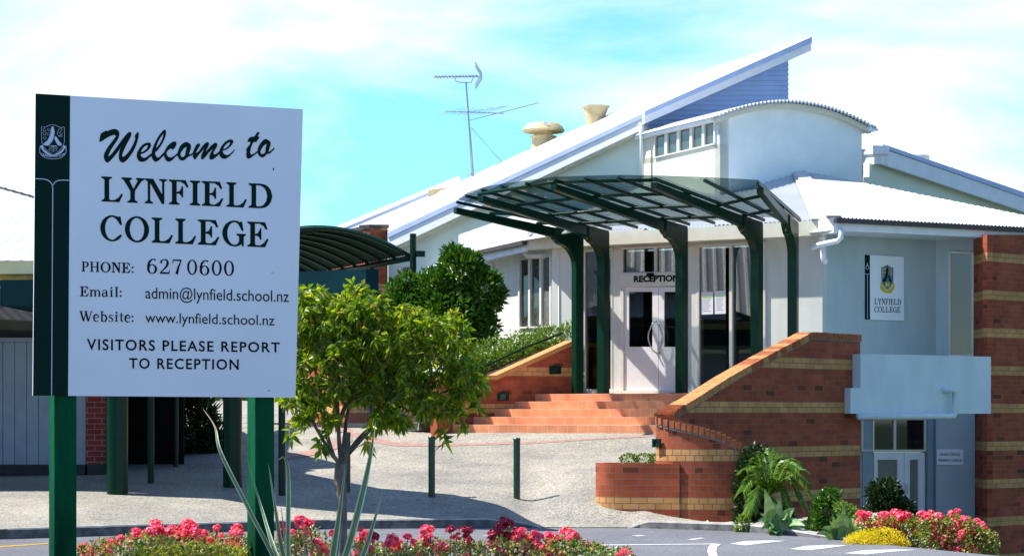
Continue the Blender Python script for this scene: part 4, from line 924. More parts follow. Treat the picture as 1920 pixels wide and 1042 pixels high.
# barrel-vaulted canopy further back
BC = thing('barrel_canopy', 'dark green barrel-vaulted corrugated canopy behind the welcome sign', 'canopy', P(775, 700, 43))
R_ = P(770, 481, 43.0); Lf = R_+V((-3.9, .65, 0)); ax = V((-2.6, 6, 0)); rise = .60
def bp_(t, s, dz=0): q = R_.lerp(Lf, t)+ax*s; return q+V((0, 0, rise*(1-(2*t-1)**2)+dz))
m = MB(); n = 160; rows = []
for i in range(n+1): s = i/n; rows.append([bp_(j/20, s, .05+.014*math.sin(i*PI/2)) for j in range(21)])
for p, q in zip(rows, rows[1:]):
    for j in range(20): m.add([p[j], q[j], q[j+1], p[j+1]], [(0, 1, 2, 3)])
m.build('roof_sheet', M['canopy_green'], BC, smooth=True)
for k in range(9):
    m = MB(); m.tube([bp_(j/16, k/8) for j in range(17)], .045 if k in (0, 8) else .03, 8); m.build('rib', M['green'], BC, smooth=True)
for t_ in (0, .5, 1):
    m = MB(); m.tube([bp_(t_, 0, -.03), bp_(t_, 1, -.03)], .06, 10); m.build('purlin', M['green'], BC, smooth=True)
zg = zpl(R_.x, R_.y)
m = MB(); q = P(774.5, HY, 43.0); m.lathe((q.x, q.y, zg-.1), [(.068, 0), (.068, 5.22-zg+.1)], 18); m.build('post', M['green'], BC, smooth=.6)
m = MB(); m.box(P(789, 476, 43.0), (.17, .12, .12)); m.build('bracket', M['green'], BC)
for s in (.35, .72):
    q = bp_(0, s); m = MB(); m.tube([q, V((q.x, q.y, zpl(q.x, q.y)))], .06, 10); m.build('post', M['green'], BC)
# brick pier behind
PV1 = vplane(570, 51.5, 694, 48.0); PV2 = vplane(694, 48.0, 728, 48.5)
PR_ = thing('brick_pier', 'brick pier with dark cap rising behind the barrel canopy', 'brick wall', PV1.hit(694, 775))
m = MB(); m.prism([PV1.hit(x, y) for x, y in ((570, 455), (694, 427.5), (694, 800), (570, 800))], -PV1.n*.1); m.build('wall', M['brick'], PR_, uvf=PV1.uv)
m = MB(); m.prism([PV2.hit(x, y) for x, y in ((694, 427.5), (727, 427.5), (727, 800), (694, 800))], -PV2.n*.1); m.build('wall', M['brick'], PR_, uvf=PV2.uv)
m = MB(); a = PV1.hit(570, 449, .03); b = PV1.hit(694.5, 421, .03); c = PV2.hit(727.5, 421, .03); h = V((0, 0, -.08)); m.prism([a, b, b+h, a+h], -PV1.n*.3); m.prism([b, c, c+h, b+h], -PV2.n*.3); m.build('cap', M['gutter'], PR_)
# low concrete kerb stones where the path leaves at the back
for k, (x0, x1, y0, y1) in enumerate(((762, 783, 791, 806), (784, 802, 793, 806), (803, 819, 794, 807))):
    g_ = gpix((x0+x1)/2, y1); m = MB(); s = g_.y/F; m.box((g_.x, g_.y, g_.z+(y1-y0)*s/2), ((x1-x0)*s*.96, .2, (y1-y0)*s))
    setp(m.build('edging_block', M['kerb'], bevel=.02), ['pale concrete edging block left of its row, under the tree foliage', 'pale concrete edging block in the middle of its row', 'pale concrete edging block against the brick stair wall'][k], 'edging block', 'concrete edging blocks beside the steps')

# ---------------------------------------------------------------- lettering engine
def poly_mesh(polys, fn, off0=0.0):
    """polys: list of (outer, [holes]) in pixels; fn(x, y, off) -> point"""
    m = MB()
    for k, (outer, holes) in enumerate(polys):
        loops = [outer]+holes; flat_ = [p for l in loops for p in l]
        tris = tessellate_polygon([[V((x, y, 0)) for x, y in l] for l in loops])
        m.add([fn(x, y, off0+k*.00006) for x, y in flat_], [tuple(t) for t in tris])
    return m
def smooth_loop(pts, n=4):
    out = []; N_ = len(pts)
    for i in range(N_):
        p0, p1, p2, p3 = (V(pts[(i+j-1) % N_]) for j in range(4))
        a = (p1-p0); b = (p2-p1); c = (p3-p2)
        k = n if b.length > 0 else 1
        for j in range(k):
            t = j/k; q = .5*((2*p1)+(-p0+p2)*t+(2*p0-5*p1+4*p2-p3)*t*t+(-p0+3*p1-3*p2+p3)*t**3)
            q = q.lerp(p1.lerp(p2, t), .35); out.append((q.x, q.y))
    return out
def ribbon(pts, ws):
    """closed outline of a stroke"""
    pts = [V(p) for p in pts]; l = []; r = []
    for i, p in enumerate(pts):
        d = (pts[min(i+1, len(pts)-1)]-pts[max(i-1, 0)]).normalized(); n = V((-d.y, d.x)); w_ = ws[i] if isinstance(ws, (list, tuple)) else ws
        l.append(p+n*w_/2); r.append(p-n*w_/2)
    return [(q.x, q.y) for q in l+r[::-1]]
def arc(cx, cy, rx, ry, a0, a1, n=14): return [(cx+rx*math.cos(math.radians(a0+(a1-a0)*i/n)), cy+ry*math.sin(math.radians(a0+(a1-a0)*i/n))) for i in range(n+1)]
LS = [(0,1),(0,.94),(.08,.91),(.12,.86),(.12,.14),(.08,.09),(0,.06)]
G = {}
G['L'] = (.86, [([(0,0),(.72,0),(.86,.32),(.80,.35),(.68,.18),(.52,.08),(.36,.07),(.31,.12),(.31,.86),(.34,.91),(.42,.94),(.42,1)]+LS, [])])
G['I'] = (.42, [([(0,0),(.42,0),(.42,.06),(.34,.09),(.31,.14),(.31,.86),(.34,.91),(.42,.94),(.42,1)]+LS, [])])
EB = [(.31,.45),(.42,.44),(.49,.38),(.51,.3),(.57,.3),(.57,.75),(.51,.75),(.49,.66),(.42,.54),(.31,.52),(.31,.93)]
G['E'] = (.86, [([(0,0),(.72,0),(.86,.32),(.80,.35),(.68,.18),(.52,.07),(.36,.07),(.31,.12)]+EB+[(.5,.93),(.66,.84),(.75,.7),(.82,.73),(.72,1)]+LS, [])])
G['F'] = (.80, [([(0,0),(.42,0),(.42,.06),(.34,.09),(.31,.14)]+EB+[(.46,.93),(.62,.84),(.72,.7),(.79,.73),(.68,1)]+LS, [])])
G['Y'] = (.94, [([(.24,0),(.66,0),(.66,.06),(.58,.09),(.55,.14),(.55,.47),(.82,.87),(.94,.94),(.94,1),(.60,1),(.60,.93),(.67,.90),(.49,.56),(.33,.88),(.42,.93),(.42,1),(0,1),(0,.94),(.09,.89),(.36,.47),(.36,.14),(.32,.09),(.24,.06)], [])])
G['N'] = (.90, [([(0,0),(.33,0),(.33,.06),(.24,.1),(.22,.16),(.22,.82),(.69,0),(.79,0),(.79,.86),(.82,.92),(.90,.94),(.90,1),(.58,1),(.58,.94),(.67,.92),(.70,.86),(.70,.38),(.34,1),(0,1),(0,.94),(.1,.9),(.12,.84),(.12,.16),(.09,.1),(0,.06)], [])])
G['D'] = (.98, [([(0,0),(.5,0),(.66,.03),(.8,.11),(.92,.27),(.98,.5),(.92,.75),(.8,.90),(.66,.975),(.5,1)]+LS, [[(.31,.12),(.36,.07),(.5,.08),(.62,.14),(.73,.30),(.77,.5),(.73,.70),(.64,.84),(.5,.92),(.31,.93)]])])
G['O'] = (.98, [(arc(.49,.5,.49,.52,0,348,29), [arc(.49,.5,.29,.45,0,348,29)])])
G['C'] = (.90, [([(.90,.65),(.84,.98),(.78,.99),(.75,.95),(.70,.985)]+arc(.49,.5,.49,.52,72,315,20)+[(.90,.23),(.845,.28)]+arc(.49,.5,.29,.45,308,62,18)+[(.72,.80),(.83,.635)], [])])
G['G'] = (.95, [([(.86,.63),(.80,.98),(.74,.99),(.71,.95),(.66,.985)]+arc(.49,.5,.49,.52,74,296,18)+[(.78,.09),(.80,.0),(.87,0),(.87,.38),(.95,.44),(.95,.5),(.58,.5),(.58,.44),(.68,.39),(.68,.2),(.62,.10)]+arc(.49,.5,.29,.45,285,62,16)+[(.69,.80),(.79,.615)], [])])
def st(x, y0, y1, w_, foot=True, head=True, s=.09):
    r = [(ribbon([(x, y0), (x, y1)], w_), [])]
    if foot: r.append((ribbon([(x-w_/2-s, y0+.03), (x+w_/2+s, y0+.03)], .06), []))
    if head: r.append((ribbon([(x-w_/2-s, y1-.03), (x+w_/2+s, y1-.03)], .06), []))
    return r
def rb(p, w_): return [(ribbon(p, w_), [])]
def taper(n, a, b): return [a+(b-a)*math.sin(PI*i/(n-1)) for i in range(n)]
A15 = lambda *a: arc(*a)
G['P'] = (.72, st(.2, 0, 1, .17)+rb([(.2, .965)]+arc(.38, .72, .24, .245, 90, -90)+[(.2, .475)], [.06]+taper(15, .06, .17)+[.06]))
G['H'] = (.95, st(.2, 0, 1, .17)+st(.75, 0, 1, .17)+rb([(.2, .5), (.75, .5)], .07))
G['W'] = (1.3, rb([(.12, 1), (.42, 0)], .18)+rb([(.42, 0), (.68, 1)], .08)+rb([(.6, 1), (.9, 0)], .18)+rb([(.9, 0), (1.2, 1)], .08)+rb([(0, .97), (.3, .97)], .06)+rb([(.5, .97), (.8, .97)], .06)+rb([(1.05, .97), (1.32, .97)], .06))
G[':'] = (.2, [(arc(.1, .1, .09, .1, 0, 340, 11), []), (arc(.1, .55, .09, .1, 0, 340, 11), [])])
G['m'] = (1.1, st(.15, 0, .68, .15)+rb([(.2, .5), (.3, .62), (.42, .66), (.52, .58), (.54, .45), (.54, 0)], [.06, .07, .08, .14, .15, .15])+rb([(.6, .5), (.7, .62), (.8, .66), (.91, .58), (.93, .45), (.93, 0)], [.06, .07, .08, .14, .15, .15])+rb([(.44, .03), (.64, .03)], .06)+rb([(.83, .03), (1.05, .03)], .06))
G['a'] = (.66, rb([(.08, .52), (.16, .63), (.3, .67), (.43, .6), (.46, .45), (.46, .1), (.55, .02), (.62, .06)], [.12, .07, .07, .12, .15, .15, .09, .04])+rb(arc(.26, .2, .2, .18, 60, 330, 12), taper(13, .06, .14)))
G['i'] = (.42, st(.2, 0, .68, .15)+[(arc(.2, .9, .09, .1, 0, 340, 11), [])])
G['l'] = (.42, st(.2, 0, 1.02, .15))
G['e'] = (.64, rb([(.08, .38), (.55, .38)], .06)+rb([(.55, .38)]+arc(.32, .34, .25, .34, 10, 310, 18), [.06]+taper(19, .06, .16)))
G['b'] = (.74, st(.18, 0, 1.02, .15, foot=False)+rb(arc(.38, .33, .26, .33, 130, -130, 18), taper(19, .06, .16)))
G['s'] = (.56, rb([(.46, .56), (.36, .65), (.22, .66), (.12, .58), (.14, .45), (.3, .36), (.44, .26), (.46, .12), (.34, .02), (.18, .01), (.06, .12)], [.1, .06, .06, .09, .13, .15, .13, .09, .06, .06, .1]))
G['t'] = (.46, rb([(.2, .92), (.2, .15), (.27, .03), (.4, .06)], [.1, .15, .12, .05])+rb([(.03, .65), (.42, .65)], .06))
G['0'] = (.74, [(arc(.36, .5, .35, .52, 0, 348, 29), [arc(.36, .5, .20, .45, 0, 348, 29)])])
G['6'] = (.74, [(arc(.37, .31, .34, .33, 0, 348, 27), [arc(.37, .31, .18, .27, 0, 348, 27)])]+rb([(.1, .34), (.11, .55), (.18, .78), (.34, .95), (.5, .98), (.6, .9)], [.14, .16, .15, .1, .07, .15]))
G['2'] = (.74, rb([(.12, .72), (.14, .88), (.32, .98), (.52, .92), (.58, .74), (.5, .52), (.3, .3), (.08, .08)], [.16, .1, .07, .12, .17, .14, .09, .08])+rb([(.04, .06), (.66, .06), (.70, .26)], [.12, .12, .05]))
G['7'] = (.70, rb([(.06, .72), (.07, .94), (.66, .94)], [.05, .1, .11])+rb([(.64, .94), (.45, .5), (.32, 0)], [.06, .13, .18]))
def serif(txt, quad, fn, mt, parent, name='lettering', gap=.14, fixed=None, off=.001):
    tl, tr, br, bl = [V(q) for q in quad]; adv = []; x = 0
    for ch in txt:
        if ch == ' ': x += .25; adv.append(x); continue
        adv.append(x); x += G[ch][0]+gap
    W_ = x-gap; polys = []
    for k, ch in enumerate(txt):
        if ch == ' ': continue
        x0 = adv[k]/W_; sc = 1/W_
        if fixed: a_, b_ = fixed[k]; x0 = a_; sc = (b_-a_)/G[ch][0]
        for o_, h_ in G[ch][1]:
            cv = lambda l: [((bl.lerp(br, x0+p*sc)*(1-q)+tl.lerp(tr, x0+p*sc)*q).to_tuple()) for p, q in l]
            polys.append((cv(o_), [cv(l) for l in h_]))
    m = poly_mesh(polys, fn, off); return m.build(name, mt, parent)

# ---------------------------------------------------------------- the welcome sign
SP = Plane(P(62, HY, 8.45), P(554, HY, 8.84))
sf = lambda x, y, off: SP.hit(x, y, off)
g0 = SP.hit(300, 775); WS = thing('welcome_sign', 'large blue-white welcome sign board with dark green stripe on two green timber posts', 'sign', (g0.x, g0.y, .4))
bd = panel('sign_board', SP, [(67, 176), (568, 205), (554, 745), (62, 741)], M['sign'], WS, 0, .018)
panel('side_stripe', SP, [(66.6, 175.8), (131.5, 179.6), (127.5, 741.6), (61.7, 741.2)], M['sign_green'], WS, .0012, .002)
for a, b, lab in ((103.5, 145.5, None), (481, 517, None)):
    m = MB(); A = SP.hit(a, 775, -.022); B = SP.hit(b, 775, -.022)
    def lean(p, z, s=.0): return V((p.x+s*(z-1.6), p.y, z))
    m.prism([lean(A, .3), lean(B, .3), lean(B, 2.65), lean(A, 2.65)], -SP.n*.135); m.build('post', M['post_green'], WS, bevel=.003)
ZA = lambda l: [(180+x/11.294, 230+y/11.294) for x, y in l]; ZB = lambda l: [(340+x/10.105, 230+y/10.105) for x, y in l]
script = [
 (ZA([(70,400),(90,270),(115,225),(212,170),(228,185),(330,145),(420,138),(478,180),(495,240),(470,340),(400,450),(320,570),(270,680),(268,718),(330,660),(430,530),(560,350),(660,230),(715,195),(748,225),(740,290),(680,400),(610,540),(560,660),(562,732),(640,680),(720,580),(790,450),(828,350),(822,280),(850,235),(882,198),(905,240),(895,330),(850,480),(790,610),(700,740),(620,825),(565,850),(510,820),(480,750),(485,660),(505,570),(548,485),(470,610),(390,710),(300,810),(235,853),(190,810),(162,720),(180,640),(250,520),(340,400),(400,320),(418,285),(390,264),(320,280),(230,325),(130,390),(85,413)]), []),
 (ZA([(1170,655),(1110,700),(1060,735),(1010,748),(960,715),(942,675),(1010,650),(1090,600),(1150,530),(1165,465),(1140,430),(1080,425),(1000,460),(920,540),(870,640),(860,710),(880,780),(920,820),(980,835),(1060,810),(1130,745),(1178,705)]), [ZA([(950,628),(975,570),(1030,505),(1080,480),(1100,490),(1080,540),(1020,600)])]),
 (ZA([(1435,635),(1380,690),(1330,738),(1290,735),(1260,690),(1253,635),(1310,580),(1400,450),(1460,320),(1482,210),(1465,150),(1420,170),(1350,250),(1270,380),(1200,540),(1175,650),(1180,730),(1210,800),(1265,832),(1330,800),(1400,730),(1440,690)]), [ZA([(1272,540),(1300,440),(1350,340),(1405,260),(1424,248),(1400,350),(1340,460)])]),
 (ZA([(1720,650),(1660,700),(1590,738),(1530,725),(1492,670),(1500,620),(1550,570),(1590,550),(1620,578),(1660,545),(1700,470),(1700,420),(1660,400),(1600,420),(1520,490),(1450,600),(1435,680),(1450,750),(1490,810),(1545,830),(1610,800),(1690,720),(1730,690)]), []),
 (ZB([(160,400),(100,368),(38,388),(-30,455),(-73,573),(-68,645),(-33,702),(12,722),(60,710),(120,655),(200,620),(218,580),(150,605),(155,560),(180,490),(178,430)]), [ZB([(100,460),(40,500),(-10,570),(-18,620),(8,652),(40,648),(72,610),(85,530)])]),
 (ZB([(212,590),(225,540),(270,440),(310,400),(350,402),(350,440),(300,520),(275,578),(330,540),(420,420),(490,368),(525,400),(510,450),(462,555),(560,440),(650,378),(680,420),(660,480),(610,560),(620,605),(680,580),(722,540),(722,590),(650,660),(580,705),(535,690),(530,630),(570,540),(600,492),(520,570),(450,660),(400,700),(370,680),(380,610),(430,500),(460,462),(380,550),(300,650),(260,700),(225,670)]), []),
 (ZB([(1010,505),(960,560),(890,612),(830,610),(790,570),(782,540),(860,510),(940,440),(985,370),(970,330),(910,322),(830,365),(750,460),(715,560),(725,630),(770,680),(830,688),(900,650),(980,570),(1012,520)]), [ZB([(795,510),(810,460),(860,400),(920,370),(915,410),(870,465)])]),
 (ZB([(1430,545),(1370,592),(1320,605),(1302,570),(1318,480),(1360,380),(1420,365),(1460,310),(1482,275),(1445,262),(1480,205),(1465,182),(1430,195),(1380,265),(1310,275),(1280,300),(1250,360),(1310,375),(1270,450),(1225,510),(1235,545),(1228,620),(1240,670),(1280,687),(1340,650),(1440,570)]), []),
 (ZB([(1670,350),(1610,315),(1560,325),(1500,390),(1450,480),(1440,560),(1465,625),(1530,665),(1580,640),(1620,597),(1680,585),(1755,510),(1755,475),(1700,530),(1655,555),(1665,500),(1690,420),(1685,370)]), [ZB([(1612,405),(1560,440),(1510,510),(1495,560),(1520,598),(1560,590),(1590,560),(1595,490)])])]
poly_mesh([(smooth_loop(o_), [smooth_loop(h_) for h_ in hs]) for o_, hs in script], sf, .0015).build('script_lettering', M['letter'], WS)
ZD = lambda x: x/5.647+180
def fx(xs_, L0, R0): return [((ZD(a)-L0)/(R0-L0), (ZD(b)-L0)/(R0-L0)) if a is not None else None for a, b in xs_]
q4 = lambda x0, x1, t0, t1, b0, b1: [(x0, t0), (x1, t1), (x1, b1), (x0, b0)]
serif('LYNFIELD', q4(190, 510.5, 330.8, 345.5, 377.8, 391.5), sf, M['letter'], WS, fixed=fx([(57,285),(270,512),(516,752),(772,982),(993,1102),(1120,1348),(1380,1597),(1615,1866)], 190, 510.5), off=.0012)
serif('COLLEGE', q4(188.2, 503.5, 403.5, 417, 450.8, 464), sf, M['letter'], WS, fixed=fx([(45,275),(305,562),(590,815),(840,1060),(1078,1305),(1337,1585),(1602,1826)], 188.2, 503.5), off=.0012)
ZC = lambda x: 140+x/6.0
serif('PHONE:', q4(152.5, 250.5, 490, 493, 509, 512), sf, M['letter_black'], WS, gap=.08, off=.0012)
serif('627', q4(275, 341.5, 484.8, 486.5, 512.6, 514.3), sf, M['letter_black'], WS, gap=.12, off=.0012)
serif('0600', q4(350.5, 439.5, 486.8, 489.2, 514.6, 517), sf, M['letter_black'], WS, gap=.12, off=.0012)
serif('Email:', q4(149.8, 228, 536.5, 538.2, 555.5, 556.5), sf, M['letter_black'], WS, gap=.07, off=.0012)
serif('Website:', q4(149, 250.3, 582.6, 584.8, 601.8, 603.6), sf, M['letter_black'], WS, gap=.07, off=.0012)
tm = lambda txt, q, mt=M['letter_black'], par=WS, pl=SP, off=.0015, **k: text_mesh(txt, q, pl, off, mt, par, **k)
tm('admin@lynfield.school.nz', q4(272.4, 541.5, 537, 543.5, 559.2, 566))
tm('www.lynfield.school.nz', q4(272.4, 514.5, 584, 589.5, 604.2, 609.8))
tm('VISITORS PLEASE REPORT', q4(162.8, 524.5, 634, 641, 655.2, 660), bold=.015, squeeze=1.18)
tm('TO RECEPTION', q4(242, 447.5, 670, 672.5, 690, 692.5), bold=.015, squeeze=1.18)
m = poly_mesh([(arc(512.5, 317.5, 1.2, 2.6, 0, 330, 11), []), (arc(510, 511, .9, 1.1, 0, 330, 9), []), (arc(504, 732, 1.2, 1.3, 0, 330, 9), [])], sf, .0016); m.build('screw_marks', M['letter'], WS)
# crest and line on the stripe
def loop_line(pts, w_): return (ribbon(pts+[pts[0], pts[1]], w_), [])
def crest(S, fn, off, mats, parent, full=True):
    """S maps crest coordinates (0..290, 0..380) to pixels"""
    W_, Dk, Gd, Bl = mats
    sh = [(20,25),(52,30),(92,10),(142,-2),(192,15),(232,32),(267,28),(267,190),(242,250),(202,290),(147,325),(92,290),(47,250),(24,190)]
    ban = [(2,235),(0,305),(42,350),(95,368),(147,372),(200,368),(242,355),(286,305),(289,235),(258,222),(250,262),(202,302),(147,332),(92,302),(44,262),(34,222)]
    sm_ = lambda l: [S(*p) for p in smooth_loop(l, 3)]
    polys = [(sm_(ban), [])]
    poly_mesh(polys, fn, off).build('crest_ribbon', Gd if Gd else W_, parent)
    if full:
        ban2 = [(6,245),(5,302),(45,345),(95,363),(147,367),(200,363),(240,350),(281,302),(283,245),(270,262),(238,303),(147,345),(55,303),(22,262)]
        poly_mesh([(sm_(ban2), [])], fn, off+.0004).build('crest_ribbon_band', Dk, parent)
    poly_mesh([(sm_(sh), [])], fn, off+.0008).build('crest_shield', Bl if Bl else Dk, parent)
    f1 = [(132,15),(150,22),(162,70),(157,125),(137,180),(97,225),(50,225),(40,205),(85,170),(115,110),(122,50)]; f2 = [(164,125),(182,130),(207,170),(240,210),(237,225),(202,225),(177,190),(160,150)]
    def scal(l, a):
        out = []
        for i, (p, q) in enumerate(zip(l, l[1:]+l[:1])):
            p = V(p); q = V(q); n_ = max(1, int((q-p).length/11)); d = (q-p).normalized(); nn_ = V((-d.y, d.x))
            for k in range(n_): out.append(tuple(p.lerp(q, k/n_)-nn_*a)); out.append(tuple(p.lerp(q, (k+.5)/n_)+nn_*a))
        return out
    poly_mesh([([S(*p) for p in scal(f1, 3)], []), ([S(*p) for p in scal(f2, 3)], [])], fn, off+.0012).build('crest_fern', W_ if full else Dk, parent)
    det = []
    if full: det.append(loop_line([S(*p) for p in smooth_loop(sh, 2)], .7))
    for x, y in ((52,58),(99,52),(52,97),(92,98),(55,142)):
        pent = [S(x+16*math.sin(2*PI*k/5), y-17*math.cos(2*PI*k/5)) for k in range(5)]
        det.append(loop_line(pent, .55) if full else (pent, []))
    for l in ([(245,48),(205,48),(190,100),(205,120),(240,135)], [(240,62),(208,95)], [(247,90),(215,120)], [(225,110),(245,122)]): det.append((ribbon([S(*p) for p in l], .6 if full else .9), []))
    bk_ = [(110,225),(147,240),(185,225),(190,275),(147,290),(100,275)]
    if full:
        det.append(loop_line([S(*p) for p in bk_], .5)); det.append((ribbon([S(147,240), S(147,290)], .5), []))
        for y in (240, 252, 264): det.append((ribbon([S(112,y-5), S(145,y+8)], .35), [])); det.append((ribbon([S(150,y+8), S(184,y-5)], .35), []))
    else: det.append(([S(*p) for p in bk_], []))
    poly_mesh(det, fn, off+.0016).build('crest_details', W_ if full else Gd, parent)
SC = lambda x, y: (40+(198+x)/5.79, 160+(430+y)/5.79+x*.0005)
crest(SC, sf, .0014, (M['mark_white'], M['sign_green'], None, None), WS)
def arc_text(txt, S, fn, off, mt, parent, x0=14, x1=276, base=lambda x: 322+26*(1-((x-145)/131)**2)+5, h=24):
    cu = bpy.data.curves.new('t', 'FONT'); cu.body = txt; cu.resolution_u = 2; cu.offset = .02; to = bpy.data.objects.new('t', cu); C.objects.link(to); bpy.context.view_layer.update()
    me = bpy.data.meshes.new_from_object(to.evaluated_get(bpy.context.evaluated_depsgraph_get())); bpy.data.objects.remove(to)
    xa = min(v.co.x for v in me.vertices); xb = max(v.co.x for v in me.vertices); m = MB(); vs_ = []
    for v in me.vertices:
        x = x0+(v.co.x-xa)/(xb-xa)*(x1-x0); y = base(x)-v.co.y/.73*h; vs_.append(fn(*S(x, y), off))
    m.add(vs_, [tuple(p.vertices) for p in me.polygons]); bpy.data.meshes.remove(me); m.build('crest_motto', mt, parent)
arc_text('LEARN TO LIVE', SC, sf, .0036, M['mark_white'], WS)
poly_mesh([(ribbon([(66, 335)]+[(80, 335.8), (88, 337.2), (94, 341), (97.6, 346), (98.8, 352), (96.6, 741)], 1.5), []), (ribbon([(130.5, 338.4), (117, 337.8), (108, 338.6), (102.5, 342), (99.8, 347)], 1.5), [])], sf, .0014).build('stripe_line', M['mark_white'], WS)

# ---------------------------------------------------------------- wall sign and plaque
rf = lambda x, y, off: RW.hit(x, y, off)
s0 = RW.hit(1656, 600, .02); t = thing('wall_sign', 'white wall sign with coloured crest reading LYNFIELD COLLEGE on the shaded plaster wall', 'sign', s0)
panel('sign_panel', RW, [(1619, 478), (1692.5, 481.5), (1693, 601.5), (1619, 598.5)], M['sign'], t, .035, .03)
panel('side_stripe', RW, [(1618.8, 477.8), (1628.8, 478.4), (1629, 599), (1618.8, 598.5)], M['sign_green'], t, .037, .003)
S2 = lambda x, y: (1648+x*.0915, 497+y*.141+x*.002)
crest(S2, rf, .038, (M['sign_green'], M['sign_green'], M['gold'], M['crest_blue']), t, full=False)
serif('LYNFIELD', q4(1637.2, 1687, 559.5, 561, 570.5, 571.8), rf, M['letter'], t, gap=.10, off=.038)
serif('COLLEGE', q4(1637, 1685.8, 574.2, 575.2, 585.2, 586), rf, M['letter'], t, gap=.10, off=.038)
poly_mesh([(ribbon([(1619, 513), (1623, 513.5), (1624, 517), (1624, 598)], .7), []), (ribbon([(1624, 517), (1625, 513.6), (1629, 513.6)], .7), []), (ribbon([(1624, 493), (1623.5, 497), (1621.5, 500)], 1.1), []), (ribbon([(1624, 497), (1627, 501)], 1.1), []), (ribbon([(1620.8, 501), (1622, 504), (1624, 505), (1626.5, 504), (1627.5, 501)], .8), [])], rf, .0385).build('stripe_mark', M['mark_white'], t)
q = LV.hit(1780, 870, .13); t = thing('door_plaque', 'small pale plaque reading DEANS OFFICES PROPERTY OFFICE beside the lower doors', 'sign', q)
panel('plaque', LV, [(1757, 841), (1806, 842), (1806, 871), (1757, 870)], M['sign'], t, .14, .015)
text_mesh('DEANS OFFICES', q4(1762.5, 1800, 848.3, 848.8, 853, 853.5), LV, .1415, M['letter_black'], t, bold=.02)
text_mesh('PROPERTY OFFICE', q4(1760, 1803, 859.5, 860, 864.3, 864.8), LV, .1415, M['letter_black'], t, bold=.02)
# person inside, seen through the narrow window
pc = RV.hit(1810, 775, -.75)
vs_ = [(0,0,2.0+.9), (0,0,3.15), (0,0,3.36), (0,0,3.46), (0,-.01,3.60), (0,-.01,3.70), (-.19,0,3.34), (-.27,.0,3.08), (-.24,-.18,2.9), (.19,0,3.34), (.27,0,3.08), (.24,-.18,2.9), (-.1,0,2.8), (-.1,0,2.4), (-.1,0,2.0), (.1,0,2.8), (.1,0,2.4), (.1,0,2.0)]
ed = [(0,1),(1,2),(2,3),(3,4),(4,5),(2,6),(6,7),(7,8),(2,9),(9,10),(10,11),(0,12),(12,13),(13,14),(0,15),(15,16),(16,17)]
rad = [.15,.17,.12,.055,.10,.08,.075,.055,.04,.075,.055,.04,.1,.07,.05,.1,.07,.05]
me = bpy.data.meshes.new('person'); me.from_pydata([V(v)-V((0, 0, 2.0)) for v in vs_], ed, []); o = bpy.data.objects.new('person', me); C.objects.link(o); o.location = (pc.x, pc.y, 2.0); me.materials.append(M['cloth'])
o.modifiers.new('skin', 'SKIN'); me_s = me.skin_vertices[0].data if me.skin_vertices else None
if me_s is None:
    bm = bmesh.new(); bm.from_mesh(me); bm.verts.layers.skin.verify(); bm.to_mesh(me); bm.free(); me_s = me.skin_vertices[0].data
for s_, r in zip(me_s, rad): s_.radius = (r, r*.8)
me_s[0].use_root = True; o.modifiers.new('sub', 'SUBSURF').levels = 2; o.modifiers['sub'].render_levels = 2
setp(o, 'person in dark clothes standing behind the narrow window above the balcony', 'person')
# ---------------------------------------------------------------- plants
rnd = random.Random(11)
def rv(): 
    while True:
        v = V((rnd.uniform(-1, 1), rnd.uniform(-1, 1), rnd.uniform(-1, 1)))
        if .05 < v.length < 1: return v.normalized()
def leaf(m, p, d, L_, W_, n=None, k=0, droop=.0):
    d = d.normalized(); n = n or rv(); s = d.cross(n)
    if s.length < .05: s = d.orthogonal()
    s.normalize(); n2 = s.cross(d)
    tip = p+d*L_-V((0, 0, droop*L_)); mid = p+d*(L_*.45)+n2*(.10*L_)
    a = mid+s*W_/2-n2*(.10*L_); b = mid-s*W_/2-n2*(.10*L_)
    m.add([p, a, mid, b, tip], [(0, 1, 2), (0, 2, 3), (1, 4, 2), (2, 4, 3)], k)
def cloud(m, c, r, n, L_, W_, shell=.55, up=.35, k=0, squash=(1, 1, 1)):
    c = V(c)
    for _ in range(n):
        v = rv(); rad = shell+(1.10-shell)*rnd.random()**.75
        q = c+V((v.x*r[0], v.y*r[1], v.z*r[2]))*rad
        leaf(m, q, v+rv()*.9+V((0, 0, up)), L_*rnd.uniform(.7, 1.25), W_*rnd.uniform(.7, 1.2), k=k)
# young tree
TD = 12.0
def tp(px, py, dy=0): return P(px, py, TD+dy)
TR = thing('young_tree', 'young small-leaved tree with a forked trunk growing between the sign and the forecourt', 'tree', V((tp(641, 985).x, TD, .4)))
m = MB(); m.tube([V((tp(641, 985).x, TD, .35)), tp(642, 1100), tp(641, 985), tp(641, 930), tp(637, 900), tp(640, 868)], [.038, .034, .031, .030, .034, .036], 12)
br = [[(640,872,0),(622,850,-.02),(600,815,.0),(575,770,.05),(545,720,.08)], [(640,870,0),(636,830,.05),(634,780,.08),(632,700,.1),(640,620,.1),(660,570,.05)],
      [(643,872,0),(660,838,.02),(690,805,.08),(740,770,.15),(800,720,.2),(850,650,.2)], [(641,868,0),(646,820,.1),(655,760,.18),(690,680,.25),(720,620,.2)],
      [(655,848,0),(700,800,.1),(760,755,.2),(830,735,.25),(880,720,.2)], [(625,855,0),(612,810,.1),(600,740,.2),(585,660,.2),(575,600,.15)], [(636,790,.05),(665,730,.12),(740,650,.2),(790,620,.2)], [(634,740,.08),(610,680,-.1),(600,610,-.1)]]
for b in br:
    n = len(b); pts = catmull([tuple(tp(x, y, d)) for x, y, d in b], 4); m.tube(pts, [.012*(1-.75*i/(len(pts)-1))+.002 for i in range(len(pts))], 8)
